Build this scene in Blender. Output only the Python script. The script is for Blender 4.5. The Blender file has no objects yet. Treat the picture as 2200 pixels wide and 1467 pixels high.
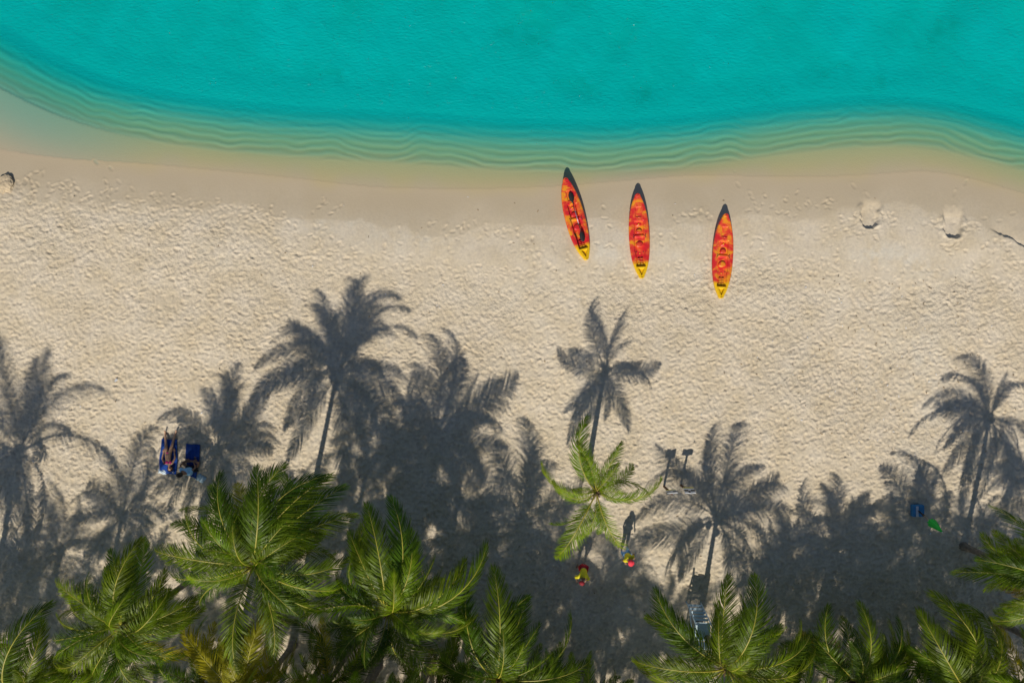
import bpy, bmesh, math, random
import numpy as np
from mathutils import Vector, Matrix, Euler

scene = bpy.context.scene
COL = scene.collection
R = math.radians

# ------------------------------------------------------------------ camera
H = 29.333                       # height of the camera above the sand
cam_d = bpy.data.cameras.new("camera")
cam_d.sensor_width = 36.0
cam_d.lens = 24.0
cam_d.clip_end = 3000.0
cam = bpy.data.objects.new("camera", cam_d)
cam.location = (0, 0, H)
cam.rotation_euler = (0, 0, 0)   # looking straight down, north (the sea) up
COL.objects.link(cam)
scene.camera = cam

# ------------------------------------------------------------------ sky and sun
SHX, SHY = 0.21, 1.03            # shadow offset on the ground per metre of height
SUN_EL = math.atan2(1.0, math.hypot(SHX, SHY))
world = bpy.data.worlds.new("World")
scene.world = world
world.use_nodes = True
wn = world.node_tree.nodes
wl = world.node_tree.links
sky = wn.new("ShaderNodeTexSky")
sky.sky_type = 'NISHITA'
sky.sun_disc = False
sky.sun_elevation = SUN_EL
sky.sun_rotation = math.atan2(-SHX, -SHY)
sky.air_density = 1.0
sky.dust_density = 0.6
sky.ozone_density = 1.5
bg = wn["Background"]
bg.inputs["Strength"].default_value = 0.064
wl.new(sky.outputs["Color"], bg.inputs["Color"])

sun_d = bpy.data.lights.new("sun", 'SUN')
sun_d.energy = 4.2
sun_d.angle = R(0.65)
sun_d.color = (1.0, 0.93, 0.80)
sun = bpy.data.objects.new("sun", sun_d)
sun.rotation_euler = Vector((SHX, SHY, -1.0)).to_track_quat('-Z', 'Y').to_euler()
sun.location = (-6, -30, 30)
COL.objects.link(sun)

scene.view_settings.view_transform = 'Standard'
scene.view_settings.look = 'None'
scene.view_settings.exposure = 0.0
scene.view_settings.gamma = 1.0
scene.view_settings.use_curve_mapping = False
try:
    scene.cycles.transparent_max_bounces = 16
    scene.cycles.max_bounces = 8
except Exception:
    pass


# ------------------------------------------------------------------ helpers
def W(px, py, z=0.0):
    """world point at height z that the photograph shows at pixel px, py"""
    f = (H - z) / H
    return Vector(((px - 1100.0) / 50.0 * f, (733.5 - py) / 50.0 * f, z))


def tag(o, label=None, cat=None, group=None, kind=None):
    if label: o["label"] = label
    if cat: o["category"] = cat
    if group: o["group"] = group
    if kind: o["kind"] = kind
    return o


def empty(name, loc=(0, 0, 0), rot=(0, 0, 0)):
    o = bpy.data.objects.new(name, None)
    o.empty_display_size = 0.2
    o.location = loc
    o.rotation_euler = rot
    COL.objects.link(o)
    return o


def link_mesh(name, me, parent=None, loc=None, rot=None, scale=None):
    o = bpy.data.objects.new(name, me)
    COL.objects.link(o)
    if parent is not None: o.parent = parent
    if loc is not None: o.location = loc
    if rot is not None: o.rotation_euler = rot
    if scale is not None: o.scale = scale
    return o


def mesh_from(name, verts, faces, mats=(), smooth=True, mat_idx=None):
    me = bpy.data.meshes.new(name)
    me.from_pydata([tuple(v) for v in verts], [], faces)
    for m in mats: me.materials.append(m)
    if smooth:
        me.polygons.foreach_set("use_smooth", [True] * len(me.polygons))
    if mat_idx is not None:
        me.polygons.foreach_set("material_index", mat_idx)
    me.update()
    return me


def bm_mesh(name, bm, mats=(), smooth=False):
    me = bpy.data.meshes.new(name)
    bm.normal_update()
    bm.to_mesh(me)
    bm.free()
    for m in mats: me.materials.append(m)
    if smooth:
        me.polygons.foreach_set("use_smooth", [True] * len(me.polygons))
    return me


def add_box(bm, c, s, rot=None, bevel=0.0):
    r = bmesh.ops.create_cube(bm, size=1.0)
    vs = r["verts"]
    bmesh.ops.scale(bm, vec=s, verts=vs)
    if bevel > 0:
        es = list({e for v in vs for e in v.link_edges})
        rb = bmesh.ops.bevel(bm, geom=es, offset=bevel, segments=2, affect='EDGES', profile=0.6)
        vs = list({v for f in rb["faces"] for v in f.verts} | {v for v in vs if v.is_valid})
    if rot is not None:
        bmesh.ops.rotate(bm, cent=(0, 0, 0), matrix=rot, verts=vs)
    bmesh.ops.translate(bm, vec=c, verts=vs)
    return vs


def add_tube(bm, pts, radii, n=8, cap=True):
    pts = [Vector(p) for p in pts]
    rings = []
    prev = None
    for i, p in enumerate(pts):
        if i == 0: t = pts[1] - pts[0]
        elif i == len(pts) - 1: t = pts[-1] - pts[-2]
        else: t = pts[i + 1] - pts[i - 1]
        t.normalize()
        a = prev if prev is not None else (Vector((1, 0, 0)) if abs(t.x) < 0.9 else Vector((0, 1, 0)))
        u = (a - t * a.dot(t)).normalized()
        prev = u
        v = t.cross(u)
        r = radii[i] if hasattr(radii, '__len__') else radii
        rings.append([bm.verts.new(p + (u * math.cos(2 * math.pi * k / n) + v * math.sin(2 * math.pi * k / n)) * r)
                      for k in range(n)])
    for a, b in zip(rings[:-1], rings[1:]):
        for k in range(n):
            bm.faces.new((a[k], a[(k + 1) % n], b[(k + 1) % n], b[k]))
    if cap:
        bm.faces.new(rings[0][::-1])
        bm.faces.new(rings[-1])
    return rings


def part_box(name, parent, mat, c, s, rot=None, bevel=0.0):
    bm = bmesh.new()
    add_box(bm, c, s, rot, bevel)
    return link_mesh(name, bm_mesh(name, bm, (mat,)), parent)


def part_tube(name, parent, mat, pts, radii, n=8):
    bm = bmesh.new()
    add_tube(bm, pts, radii, n)
    return link_mesh(name, bm_mesh(name, bm, (mat,), True), parent)


# ------------------------------------------------------------------ numpy noise
def vnoise(X, Y, scale, seed):
    rng = np.random.RandomState(seed)
    n = 512
    lat = rng.rand(n, n).astype(np.float32) * 2 - 1
    u = X / scale + 1000.37
    v = Y / scale + 1000.71
    iu = np.floor(u).astype(np.int64); iv = np.floor(v).astype(np.int64)
    fu = (u - iu); fv = (v - iv)
    fu = fu * fu * fu * (fu * (fu * 6 - 15) + 10); fv = fv * fv * fv * (fv * (fv * 6 - 15) + 10)
    a = lat[iu % n, iv % n]; b = lat[(iu + 1) % n, iv % n]
    c = lat[iu % n, (iv + 1) % n]; d = lat[(iu + 1) % n, (iv + 1) % n]
    return (a * (1 - fu) + b * fu) * (1 - fv) + (c * (1 - fu) + d * fu) * fv


def sstep(a, b, x):
    t = np.clip((x - a) / (b - a), 0, 1)
    return t * t * (3 - 2 * t)


def poly(x, pts):
    """smooth polyline through photograph pixels -> world y as a function of world x"""
    xs = np.array([(p[0] - 1100) / 50.0 for p in pts]); ys = np.array([(733.5 - p[1]) / 50.0 for p in pts])
    out = 0
    for k, w in ((-1.2, .12), (-.6, .22), (0, .32), (.6, .22), (1.2, .12)):
        out = out + w * np.interp(x + k, xs, ys)
    return out


FRONT = [(-900, -250), (-300, 20), (0, 190), (100, 238), (200, 272), (300, 298), (450, 320), (600, 334), (750, 342), (900, 350),
         (1050, 361), (1200, 367), (1350, 365), (1500, 354), (1600, 340), (1750, 321), (1900, 311), (2000, 314),
         (2100, 335), (2200, 362), (2600, 450), (3200, 560)]
FILM = [(-900, -50), (-300, 230), (0, 322), (150, 340), (300, 348), (450, 362), (600, 376), (800, 400), (1000, 404), (1200, 398),
        (1350, 385), (1500, 372), (1700, 378), (1850, 374), (2000, 362), (2100, 380), (2200, 412), (2600, 500), (3200, 620)]
ROUGH = [(-900, 360), (0, 412), (150, 420), (300, 435), (480, 462), (600, 480), (700, 520), (800, 560), (900, 585),
         (1100, 590), (1300, 590), (1500, 585), (1650, 560), (1750, 580), (1900, 596), (2050, 590), (2200, 575), (3200, 600)]
WL = -0.22                        # water level


def weeds(X, Y):
    out = np.zeros_like(X)
    for (px, py, r) in [(1795, 150, 1.0), (1385, 195, .8), (1250, 175, 1.0), (1660, 190, .6), (700, 150, .9), (1905, 170, .6), (2050, 60, .9), (1130, 60, 1.1)]:
        c = W(px, py)
        out = np.maximum(out, np.exp(-(((X - c.x) / r) ** 2 + ((Y - c.y) / (r * .55)) ** 2)) * (.6 + .7 * vnoise(X, Y, .35, 71)))
    return np.clip(out, 0, 1)


def grid_mesh(name, xs, ys, Z, attrs, mat):
    nx, ny = len(xs), len(ys)
    X, Y = np.meshgrid(xs, ys)
    co = np.empty((ny * nx, 3), np.float32)
    co[:, 0] = X.ravel(); co[:, 1] = Y.ravel(); co[:, 2] = Z.ravel()
    j, i = np.meshgrid(np.arange(ny - 1), np.arange(nx - 1), indexing='ij')
    a = (j * nx + i).ravel()
    quads = np.stack([a, a + 1, a + nx + 1, a + nx], 1).astype(np.int32)
    me = bpy.data.meshes.new(name)
    me.vertices.add(len(co)); me.vertices.foreach_set("co", co.ravel())
    me.loops.add(quads.size); me.loops.foreach_set("vertex_index", quads.ravel())
    me.polygons.add(len(quads))
    me.polygons.foreach_set("loop_start", np.arange(0, quads.size, 4, dtype=np.int32))
    me.polygons.foreach_set("use_smooth", np.ones(len(quads), dtype=bool))
    me.update(calc_edges=True)
    for k, v in attrs.items():
        at = me.attributes.new(k, 'FLOAT', 'POINT')
        at.data.foreach_set("value", v.ravel().astype(np.float32))
    me.materials.append(mat)
    return me


# ------------------------------------------------------------------ materials
def new_mat(name):
    m = bpy.data.materials.new(name)
    m.use_nodes = True
    nt = m.node_tree
    return m, nt, nt.nodes["Principled BSDF"]


def plain(name, col, rough=0.6, bump=0.0, bscale=40, var=0.0, spec=0.5, metal=0.0, vscale=6):
    m, nt, p = new_mat(name)
    p.inputs["Base Color"].default_value = (*col, 1)
    p.inputs["Roughness"].default_value = rough
    p.inputs["Metallic"].default_value = metal
    p.inputs["Specular IOR Level"].default_value = spec
    tc = nt.nodes.new("ShaderNodeTexCoord")
    if var > 0:
        nz = nt.nodes.new("ShaderNodeTexNoise"); nz.inputs["Scale"].default_value = vscale; nz.inputs["Detail"].default_value = 4
        nt.links.new(tc.outputs["Object"], nz.inputs["Vector"])
        rp = nt.nodes.new("ShaderNodeValToRGB")
        rp.color_ramp.elements[0].position = 0.3; rp.color_ramp.elements[1].position = 0.7
        rp.color_ramp.elements[0].color = (*[c * (1 - var) for c in col], 1)
        rp.color_ramp.elements[1].color = (*[min(1, c * (1 + var)) for c in col], 1)
        nt.links.new(nz.outputs["Fac"], rp.inputs["Fac"]); nt.links.new(rp.outputs["Color"], p.inputs["Base Color"])
    if bump > 0:
        nb = nt.nodes.new("ShaderNodeTexNoise"); nb.inputs["Scale"].default_value = bscale
        bn = nt.nodes.new("ShaderNodeBump"); bn.inputs["Strength"].default_value = 0.6; bn.inputs["Distance"].default_value = bump
        nt.links.new(tc.outputs["Object"], nb.inputs["Vector"])
        nt.links.new(nb.outputs["Fac"], bn.inputs["Height"]); nt.links.new(bn.outputs["Normal"], p.inputs["Normal"])
    return m


def sand_material():
    m, nt, p = new_mat("sand")
    N = nt.nodes.new; L = nt.links.new
    tc = N("ShaderNodeTexCoord")
    wet = N("ShaderNodeAttribute"); wet.attribute_name = "wet"
    pale = N("ShaderNodeAttribute"); pale.attribute_name = "pale"
    bed = N("ShaderNodeAttribute"); bed.attribute_name = "bed"
    n1 = N("ShaderNodeTexNoise"); n1.inputs["Scale"].default_value = 0.9; n1.inputs["Detail"].default_value = 6
    n2 = N("ShaderNodeTexNoise"); n2.inputs["Scale"].default_value = 9.0; n2.inputs["Detail"].default_value = 5
    L(tc.outputs["Object"], n1.inputs["Vector"]); L(tc.outputs["Object"], n2.inputs["Vector"])
    r1 = N("ShaderNodeValToRGB")
    r1.color_ramp.elements[0].position = 0.35; r1.color_ramp.elements[1].position = 0.68
    r1.color_ramp.elements[0].color = (0.585, 0.490, 0.350, 1)
    r1.color_ramp.elements[1].color = (0.65, 0.565, 0.445, 1)
    L(n1.outputs["Fac"], r1.inputs["Fac"])
    mx = N("ShaderNodeMixRGB"); mx.blend_type = 'MIX'
    mx.inputs["Color2"].default_value = (0.64, 0.58, 0.48, 1)
    L(r1.outputs["Color"], mx.inputs["Color1"]); L(pale.outputs["Fac"], mx.inputs["Fac"])
    sp = N("ShaderNodeMixRGB"); sp.blend_type = 'MULTIPLY'
    r2 = N("ShaderNodeValToRGB")
    r2.color_ramp.elements[0].position = 0.25; r2.color_ramp.elements[1].position = 0.75
    r2.color_ramp.elements[0].color = (0.82, 0.82, 0.84, 1); r2.color_ramp.elements[1].color = (1.08, 1.07, 1.05, 1)
    L(n2.outputs["Fac"], r2.inputs["Fac"])
    sp.inputs["Fac"].default_value = 1.0
    L(mx.outputs["Color"], sp.inputs["Color1"]); L(r2.outputs["Color"], sp.inputs["Color2"])
    wm = N("ShaderNodeMixRGB"); wm.inputs["Color2"].default_value = (0.45, 0.372, 0.262, 1)
    L(sp.outputs["Color"], wm.inputs["Color1"]); L(wet.outputs["Fac"], wm.inputs["Fac"])
    fl = N("ShaderNodeAttribute"); fl.attribute_name = "film"
    fm = N("ShaderNodeMixRGB"); fm.inputs["Color2"].default_value = (0.46, 0.378, 0.208, 1)
    L(wm.outputs["Color"], fm.inputs["Color1"]); L(fl.outputs["Fac"], fm.inputs["Fac"])
    bm_ = N("ShaderNodeMixRGB"); bm_.inputs["Color2"].default_value = (0.66, 0.62, 0.52, 1)
    L(fm.outputs["Color"], bm_.inputs["Color1"]); L(bed.outputs["Fac"], bm_.inputs["Fac"])
    L(bm_.outputs["Color"], p.inputs["Base Color"])
    ro = N("ShaderNodeMapRange"); ro.inputs["To Min"].default_value = 0.95; ro.inputs["To Max"].default_value = 0.28
    L(wet.outputs["Fac"], ro.inputs["Value"]); L(ro.outputs["Result"], p.inputs["Roughness"])
    p.inputs["Specular IOR Level"].default_value = 0.35
    # fine grain relief, flattened where the sand is wet
    b1 = N("ShaderNodeTexNoise"); b1.inputs["Scale"].default_value = 14; b1.inputs["Detail"].default_value = 6; b1.inputs["Roughness"].default_value = 0.6
    L(tc.outputs["Object"], b1.inputs["Vector"])
    inv = N("ShaderNodeMath"); inv.operation = 'SUBTRACT'; inv.inputs[0].default_value = 1.0; L(wet.outputs["Fac"], inv.inputs[1])
    rg = N("ShaderNodeAttribute"); rg.attribute_name = "rough"
    mr = N("ShaderNodeMapRange"); mr.inputs["To Min"].default_value = 0.12; mr.inputs["To Max"].default_value = 1.0
    L(rg.outputs["Fac"], mr.inputs["Value"])
    bp = N("ShaderNodeBump"); bp.inputs["Distance"].default_value = 0.045
    L(mr.outputs["Result"], bp.inputs["Strength"])
    L(b1.outputs["Fac"], bp.inputs["Height"]); L(bp.outputs["Normal"], p.inputs["Normal"])
    return m


def water_material():
    m = bpy.data.materials.new("water"); m.use_nodes = True
    nt = m.node_tree; nt.nodes.clear()
    N = nt.nodes.new; L = nt.links.new
    out = N("ShaderNodeOutputMaterial")
    tc = N("ShaderNodeTexCoord")
    turb_sheen = N("ShaderNodeAttribute"); turb_sheen.attribute_name = "turb_sheen"
    # ripples: two crossed, stretched noises
    mp = N("ShaderNodeMapping"); mp.inputs["Rotation"].default_value = (0, 0, R(24)); mp.inputs["Scale"].default_value = (4.6, 13, 1)
    nz = N("ShaderNodeTexNoise"); nz.inputs["Scale"].default_value = 1.0; nz.inputs["Detail"].default_value = 3; nz.inputs["Distortion"].default_value = 0.6
    mp2 = N("ShaderNodeMapping"); mp2.inputs["Rotation"].default_value = (0, 0, R(-38)); mp2.inputs["Scale"].default_value = (6.0, 11.0, 1)
    nz2 = N("ShaderNodeTexNoise"); nz2.inputs["Scale"].default_value = 1.0; nz2.inputs["Detail"].default_value = 3; nz2.inputs["Distortion"].default_value = 0.4
    L(tc.outputs["Object"], mp.inputs["Vector"]); L(mp.outputs["Vector"], nz.inputs["Vector"])
    L(tc.outputs["Object"], mp2.inputs["Vector"]); L(mp2.outputs["Vector"], nz2.inputs["Vector"])
    ad = N("ShaderNodeMath"); ad.operation = 'ADD'; L(nz.outputs["Fac"], ad.inputs[0]); L(nz2.outputs["Fac"], ad.inputs[1])
    bp = N("ShaderNodeBump"); bp.inputs["Distance"].default_value = 0.028
    chop = N("ShaderNodeAttribute"); chop.attribute_name = "chop"; L(chop.outputs["Fac"], bp.inputs["Strength"])
    L(ad.outputs["Value"], bp.inputs["Height"])
    tr = N("ShaderNodeBsdfTransparent"); tr.inputs["Color"].default_value = (1, 1, 1, 1)
    df = N("ShaderNodeBsdfDiffuse"); df.inputs["Color"].default_value = (0.0, 0.49, 0.51, 1)
    L(bp.outputs["Normal"], df.inputs["Normal"])
    m1 = N("ShaderNodeMixShader"); L(turb_sheen.outputs["Fac"], m1.inputs["Fac"]); L(tr.outputs[0], m1.inputs[1]); L(df.outputs[0], m1.inputs[2])
    gl = N("ShaderNodeBsdfGlossy"); gl.inputs["Roughness"].default_value = 0.09; L(bp.outputs["Normal"], gl.inputs["Normal"])
    # Schlick's reflectance of water, the same from above and from below
    geo = N("ShaderNodeNewGeometry")
    dot = N("ShaderNodeVectorMath"); dot.operation = 'DOT_PRODUCT'; L(geo.outputs["Incoming"], dot.inputs[0]); L(bp.outputs["Normal"], dot.inputs[1])
    ab = N("ShaderNodeMath"); ab.operation = 'ABSOLUTE'; L(dot.outputs["Value"], ab.inputs[0])
    om = N("ShaderNodeMath"); om.operation = 'SUBTRACT'; om.inputs[0].default_value = 1.0; L(ab.outputs[0], om.inputs[1])
    pw = N("ShaderNodeMath"); pw.operation = 'POWER'; pw.inputs[1].default_value = 5.0; L(om.outputs[0], pw.inputs[0])
    fr = N("ShaderNodeMath"); fr.operation = 'MULTIPLY_ADD'; fr.inputs[1].default_value = 0.98; fr.inputs[2].default_value = 0.02; L(pw.outputs[0], fr.inputs[0])
    m2 = N("ShaderNodeMixShader"); L(fr.outputs[0], m2.inputs["Fac"]); L(m1.outputs[0], m2.inputs[1]); L(gl.outputs[0], m2.inputs[2])
    L(m2.outputs[0], out.inputs["Surface"])
    va = N("ShaderNodeVolumeAbsorption"); va.inputs["Density"].default_value = 2.4
    va.inputs["Color"].default_value = (0.10, 0.985, 0.970, 1)
    L(va.outputs[0], out.inputs["Volume"])
    return m


def leaf_material(name, c1, c2, rough=0.44):
    m, nt, p = new_mat(name)
    N = nt.nodes.new; L = nt.links.new
    oi = N("ShaderNodeObjectInfo")
    rp = N("ShaderNodeValToRGB")
    rp.color_ramp.elements[0].color = (*c1, 1); rp.color_ramp.elements[1].color = (*c2, 1)
    L(oi.outputs["Random"], rp.inputs["Fac"])
    tc = N("ShaderNodeTexCoord")
    nz = N("ShaderNodeTexNoise"); nz.inputs["Scale"].default_value = 9; nz.inputs["Detail"].default_value = 3
    L(tc.outputs["Object"], nz.inputs["Vector"])
    mr = N("ShaderNodeMapRange"); mr.inputs["From Min"].default_value = 0.3; mr.inputs["From Max"].default_value = 0.7
    mr.inputs["To Min"].default_value = 0.55; mr.inputs["To Max"].default_value = 1.5
    L(nz.outputs["Fac"], mr.inputs["Value"])
    mu = N("ShaderNodeMixRGB"); mu.blend_type = 'MULTIPLY'; mu.inputs["Fac"].default_value = 1
    L(rp.outputs["Color"], mu.inputs["Color1"]); L(mr.outputs["Result"], mu.inputs["Color2"])
    L(mu.outputs["Color"], p.inputs["Base Color"])
    p.inputs["Roughness"].default_value = rough
    p.inputs["Specular IOR Level"].default_value = 0.26
    tl = N("ShaderNodeBsdfTranslucent")
    sc = N("ShaderNodeMixRGB"); sc.blend_type = 'MULTIPLY'; sc.inputs["Fac"].default_value = 1; sc.inputs["Color2"].default_value = (1.7, 1.7, 0.7, 1)
    L(mu.outputs["Color"], sc.inputs["Color1"]); L(sc.outputs["Color"], tl.inputs["Color"])
    mx = N("ShaderNodeMixShader"); mx.inputs["Fac"].default_value = 0.36
    out = nt.nodes["Material Output"]
    L(p.outputs[0], mx.inputs[1]); L(tl.outputs[0], mx.inputs[2]); L(mx.outputs[0], out.inputs["Surface"])
    return m


def kayak_material():
    m, nt, p = new_mat("kayak_plastic")
    N = nt.nodes.new; L = nt.links.new
    tc = N("ShaderNodeTexCoord")
    oi = N("ShaderNodeAttribute"); oi.attribute_name = "swirl"
    mp = N("ShaderNodeMapping"); mp.inputs["Scale"].default_value = (1.7, 2.1, 0.6)
    nz = N("ShaderNodeTexNoise"); nz.noise_dimensions = '4D'; nz.inputs["Scale"].default_value = 1.35; nz.inputs["Detail"].default_value = 5
    nz.inputs["Roughness"].default_value = 0.55; nz.inputs["Distortion"].default_value = 0.7
    geo = tc
    L(geo.outputs["Object"], mp.inputs["Vector"]); L(mp.outputs["Vector"], nz.inputs["Vector"]); L(oi.outputs["Fac"], nz.inputs["W"])
    rp = N("ShaderNodeValToRGB"); e = rp.color_ramp.elements
    e[0].position = 0.40; e[0].color = (0.74, 0.27, 0.012, 1)
    e[1].position = 0.56; e[1].color = (0.58, 0.018, 0.022, 1)
    k = e.new(0.47); k.color = (0.70, 0.10, 0.025, 1)
    L(nz.outputs["Fac"], rp.inputs["Fac"])
    sx = N("ShaderNodeSeparateXYZ"); L(tc.outputs["Object"], sx.inputs[0])
    wob = N("ShaderNodeMath"); wob.operation = 'MULTIPLY_ADD'; wob.inputs[1].default_value = 0.35; L(nz.outputs["Fac"], wob.inputs[0]); L(sx.outputs["Y"], wob.inputs[2])
    mr = N("ShaderNodeMapRange"); mr.inputs["From Min"].default_value = -0.86; mr.inputs["From Max"].default_value = -1.02
    L(wob.outputs[0], mr.inputs["Value"])
    mx = N("ShaderNodeMixRGB"); mx.inputs["Color2"].default_value = (0.80, 0.48, 0.004, 1)
    L(mr.outputs["Result"], mx.inputs["Fac"]); L(rp.outputs["Color"], mx.inputs["Color1"]); L(mx.outputs["Color"], p.inputs["Base Color"])
    p.inputs["Roughness"].default_value = 0.38
    nb = N("ShaderNodeTexNoise"); nb.inputs["Scale"].default_value = 60
    L(tc.outputs["Object"], nb.inputs["Vector"])
    bp = N("ShaderNodeBump"); bp.inputs["Distance"].default_value = 0.003; bp.inputs["Strength"].default_value = 0.5
    L(nb.outputs["Fac"], bp.inputs["Height"]); L(bp.outputs["Normal"], p.inputs["Normal"])
    return m


M_SAND = sand_material()
M_WATER = water_material()
M_LEAF = leaf_material("palm_leaflets", (0.050, 0.105, 0.004), (0.125, 0.170, 0.004))
M_LEAF_BRIGHT = leaf_material("palm_leaflets_bright", (0.105, 0.195, 0.004), (0.185, 0.255, 0.005))
M_LEAF_YEL = leaf_material("palm_leaflets_yellow", (0.24, 0.24, 0.010), (0.36, 0.31, 0.012))
M_LEAF_DRY = leaf_material("palm_leaflets_dry", (0.16, 0.10, 0.035), (0.24, 0.16, 0.06), 0.7)
M_RIB = plain("palm_midrib", (0.36, 0.32, 0.04), 0.45, var=0.25)
M_TRUNK = plain("palm_trunk", (0.19, 0.16, 0.125), 0.9, bump=0.02, bscale=25, var=0.35)
M_FIBRE = plain("palm_fibre", (0.13, 0.085, 0.045), 0.95, bump=0.02, bscale=30, var=0.4)
M_COCO = plain("coconut_husk", (0.26, 0.27, 0.03), 0.5, var=0.25)
M_KAYAK = kayak_material()
M_BLACK = plain("black_plastic", (0.02, 0.018, 0.016), 0.45, var=0.2)
M_METAL = plain("grey_metal", (0.48, 0.47, 0.55), 0.35, metal=0.6, var=0.1)
M_YEL = plain("yellow_plastic", (0.80, 0.48, 0.01), 0.4, var=0.08)


# ------------------------------------------------------------------ the beach and the sea bed
def axis(lo, hi, step, far):
    inner = np.arange(lo, hi + 1e-6, step)
    out = []
    s = step; v = inner[-1]
    while v < far:
        s = min(s * 1.6, 60); v += s; out.append(v)
    out2 = []
    s = step; v = inner[0]
    while v > -far:
        s = min(s * 1.6, 60); v -= s; out2.append(v)
    return np.concatenate([np.array(out2[::-1]), inner, np.array(out)])


def build_sand():
    st = 0.045
    xs = axis(-23.2, 23.2, st, 600)
    ys_in = np.arange(-15.6, 8.2, st)
    ys = np.concatenate([axis(-15.6, 8.2, st, 600)])
    # a second, coarser stretch where the bed lies under water
    ys = ys[(ys <= 8.2)]
    more = list(np.arange(8.2 + 0.06, 11.2, 0.06)) + list(np.arange(11.2, 15.6, 0.09))
    s = 0.09; v = more[-1]
    while v < 600:
        s = min(s * 1.6, 60); v += s; more.append(v)
    ys = np.concatenate([ys, np.array(more)])
    X, Y = np.meshgrid(xs, ys)
    fy = poly(xs, FRONT); gy = poly(xs, FILM); ry = poly(xs, ROUGH)
    slope = np.gradient(fy, xs)
    cs = 1 / np.sqrt(1 + np.clip(slope, -1.2, 1.2) ** 2)
    s = (Y - fy[None, :]) * cs[None, :]                 # metres seaward of the wave front
    film = (gy[None, :] - Y)                            # > 0 : landward of the film's edge
    span = np.maximum(fy - gy, 0.3)[None, :]
    t = np.clip((Y - gy[None, :]) / span, 0, 1)         # 0 film edge, 1 front
    leftpool = sstep(-14, -22, X)
    z = np.where(s > 0, 0, 0.0) + 0.0
    dep = np.interp(s, [0, 0.4, 0.9, 1.4, 1.9, 2.5, 4.0, 7.0, 12, 60], [0.05, 0.085, 0.13, 0.22, 0.42, 0.80, 1.35, 1.9, 2.3, 3.0])
    dep = dep + 0.025 * sstep(0, .6, s)
    dep = dep * (1 + 0.35 * leftpool * sstep(0, 1, s)) + 0.10 * leftpool
    sea = WL - dep
    filmz = WL - (0.003 + 0.047 * t ** 1.3) - 0.06 * leftpool * t
    dry = WL + 0.004 + 0.20 * sstep(0, 3.2, film) + 0.008 * np.clip(film, 0, 6)
    z = np.where(s > 0, sea, np.where(film < 0, filmz, dry))
    z = np.where((s <= 0) & (film < 0), filmz, z)
    # broad undulation
    land = sstep(0.5, 3.5, film)
    z = z + land * (0.05 * vnoise(X, Y, 4.5, 3) + 0.025 * vnoise(X, Y, 1.4, 4))
    # relief added to the shallow bed to imitate caustic lines, following the shore
    ph = s * (2 * np.pi / 0.31) + 5.5 * vnoise(X, Y * 0.4, 2.4, 7) + 2.2 * vnoise(X, Y, 0.75, 8)
    band = sstep(-0.2, 0.3, s) * (1 - sstep(1.2, 2.5, s))
    z = z + band * (0.007 * np.sin(ph - .8) + 0.0025 * np.sin(ph * 1.63 + 3 * vnoise(X, Y, 1.0, 62))) * (1 + .6 * vnoise(X, Y, 1.2, 63))
    z = z + sstep(1.5, 4, s) * 0.05 * vnoise(X, Y, 1.1, 9)

    rmask = sstep(-0.2, 0.9, (ry[None, :] - Y) + 0.5 * vnoise(X, Y, 1.6, 11) + 0.25 * vnoise(X, Y, .5, 12))
    rmask = rmask * np.clip(0.72 + 0.50 * vnoise(X, Y, 3.2, 13) + .3 * vnoise(X, Y, 1.1, 17), .2, 1.25)
    h = 0.022 * rmask * vnoise(X * .8 + Y * .6, (Y * .8 - X * .6) * 1.7, 0.2, 14) + 0.014 * rmask * vnoise(X, Y, .09, 15) + 0.002 * vnoise(X, Y, .3, 16) * land
    # trampled prints
    rng = np.random.RandomState(5)
    x0 = -23.2; y0 = -15.6
    jx0 = int(np.searchsorted(xs, x0 - 1e-6)); jy0 = int(np.searchsorted(ys, y0 - 1e-6))
    nxi = int(round(46.4 / st)); nyi = int(round(23.8 / st))
    cnt = 34000
    PX = rng.uniform(-23, 23, cnt); PY = rng.uniform(-15.4, 7.0, cnt)
    extra = []
    # isolated prints and heaps on the firm sand, in photograph pixels
    spots = [(445, 452, 60, 26), (560, 462, 50, 40), (370, 445, 60, 20), (700, 445, 40, 8), (1015, 500, 45, 14), (1090, 500, 30, 10), (690, 520, 60, 12),
             (1140, 540, 60, 12), (1480, 458, 22, 9), (1510, 465, 22, 9), (1700, 435, 60, 14), (1620, 440, 30, 6), (1760, 430, 40, 10), (1830, 470, 26, 20),
             (1905, 470, 24, 18), (1870, 502, 32, 16), (2015, 480, 22, 16), (2090, 490, 22, 16), (2050, 532, 34, 20),
             (2140, 530, 32, 20), (2180, 560, 28, 16), (1790, 500, 40, 10), (1290, 470, 60, 6), (1440, 500, 60, 8),
             (90, 395, 60, 10), (180, 410, 60, 12), (900, 520, 90, 18), (1600, 530, 80, 14), (1750, 545, 60, 12), (80, 380, 40, 6),
             (620, 490, 70, 20), (1280, 545, 60, 12), (1180, 560, 50, 14)]
    for (sx_, sy_, rad, n) in spots:
        for _ in range(n):
            a = rng.uniform(0, 6.28); q = rad * math.sqrt(rng.rand())
            p = W(sx_ + q * math.cos(a), sy_ + 0.5 * q * math.sin(a))
            extra.append((p.x, p.y))
    trails = []
    for k in range(26):
        x_, y_ = rng.uniform(-22, 22), rng.uniform(-8, 6); hd_ = rng.choice([0, math.pi]) + rng.normal(0, .35) if k % 3 else rng.uniform(0, 6.28)
        for st_ in range(rng.randint(12, 34)):
            hd_ += rng.normal(0, .06); x_ += .66 * math.cos(hd_); y_ += .66 * math.sin(hd_)
            sd_ = .10 * (1 if st_ % 2 else -1)
            trails.append((x_ - sd_ * math.sin(hd_), y_ + sd_ * math.cos(hd_), hd_))
    trails = np.array(trails)
    extra = np.array(extra)
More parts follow.
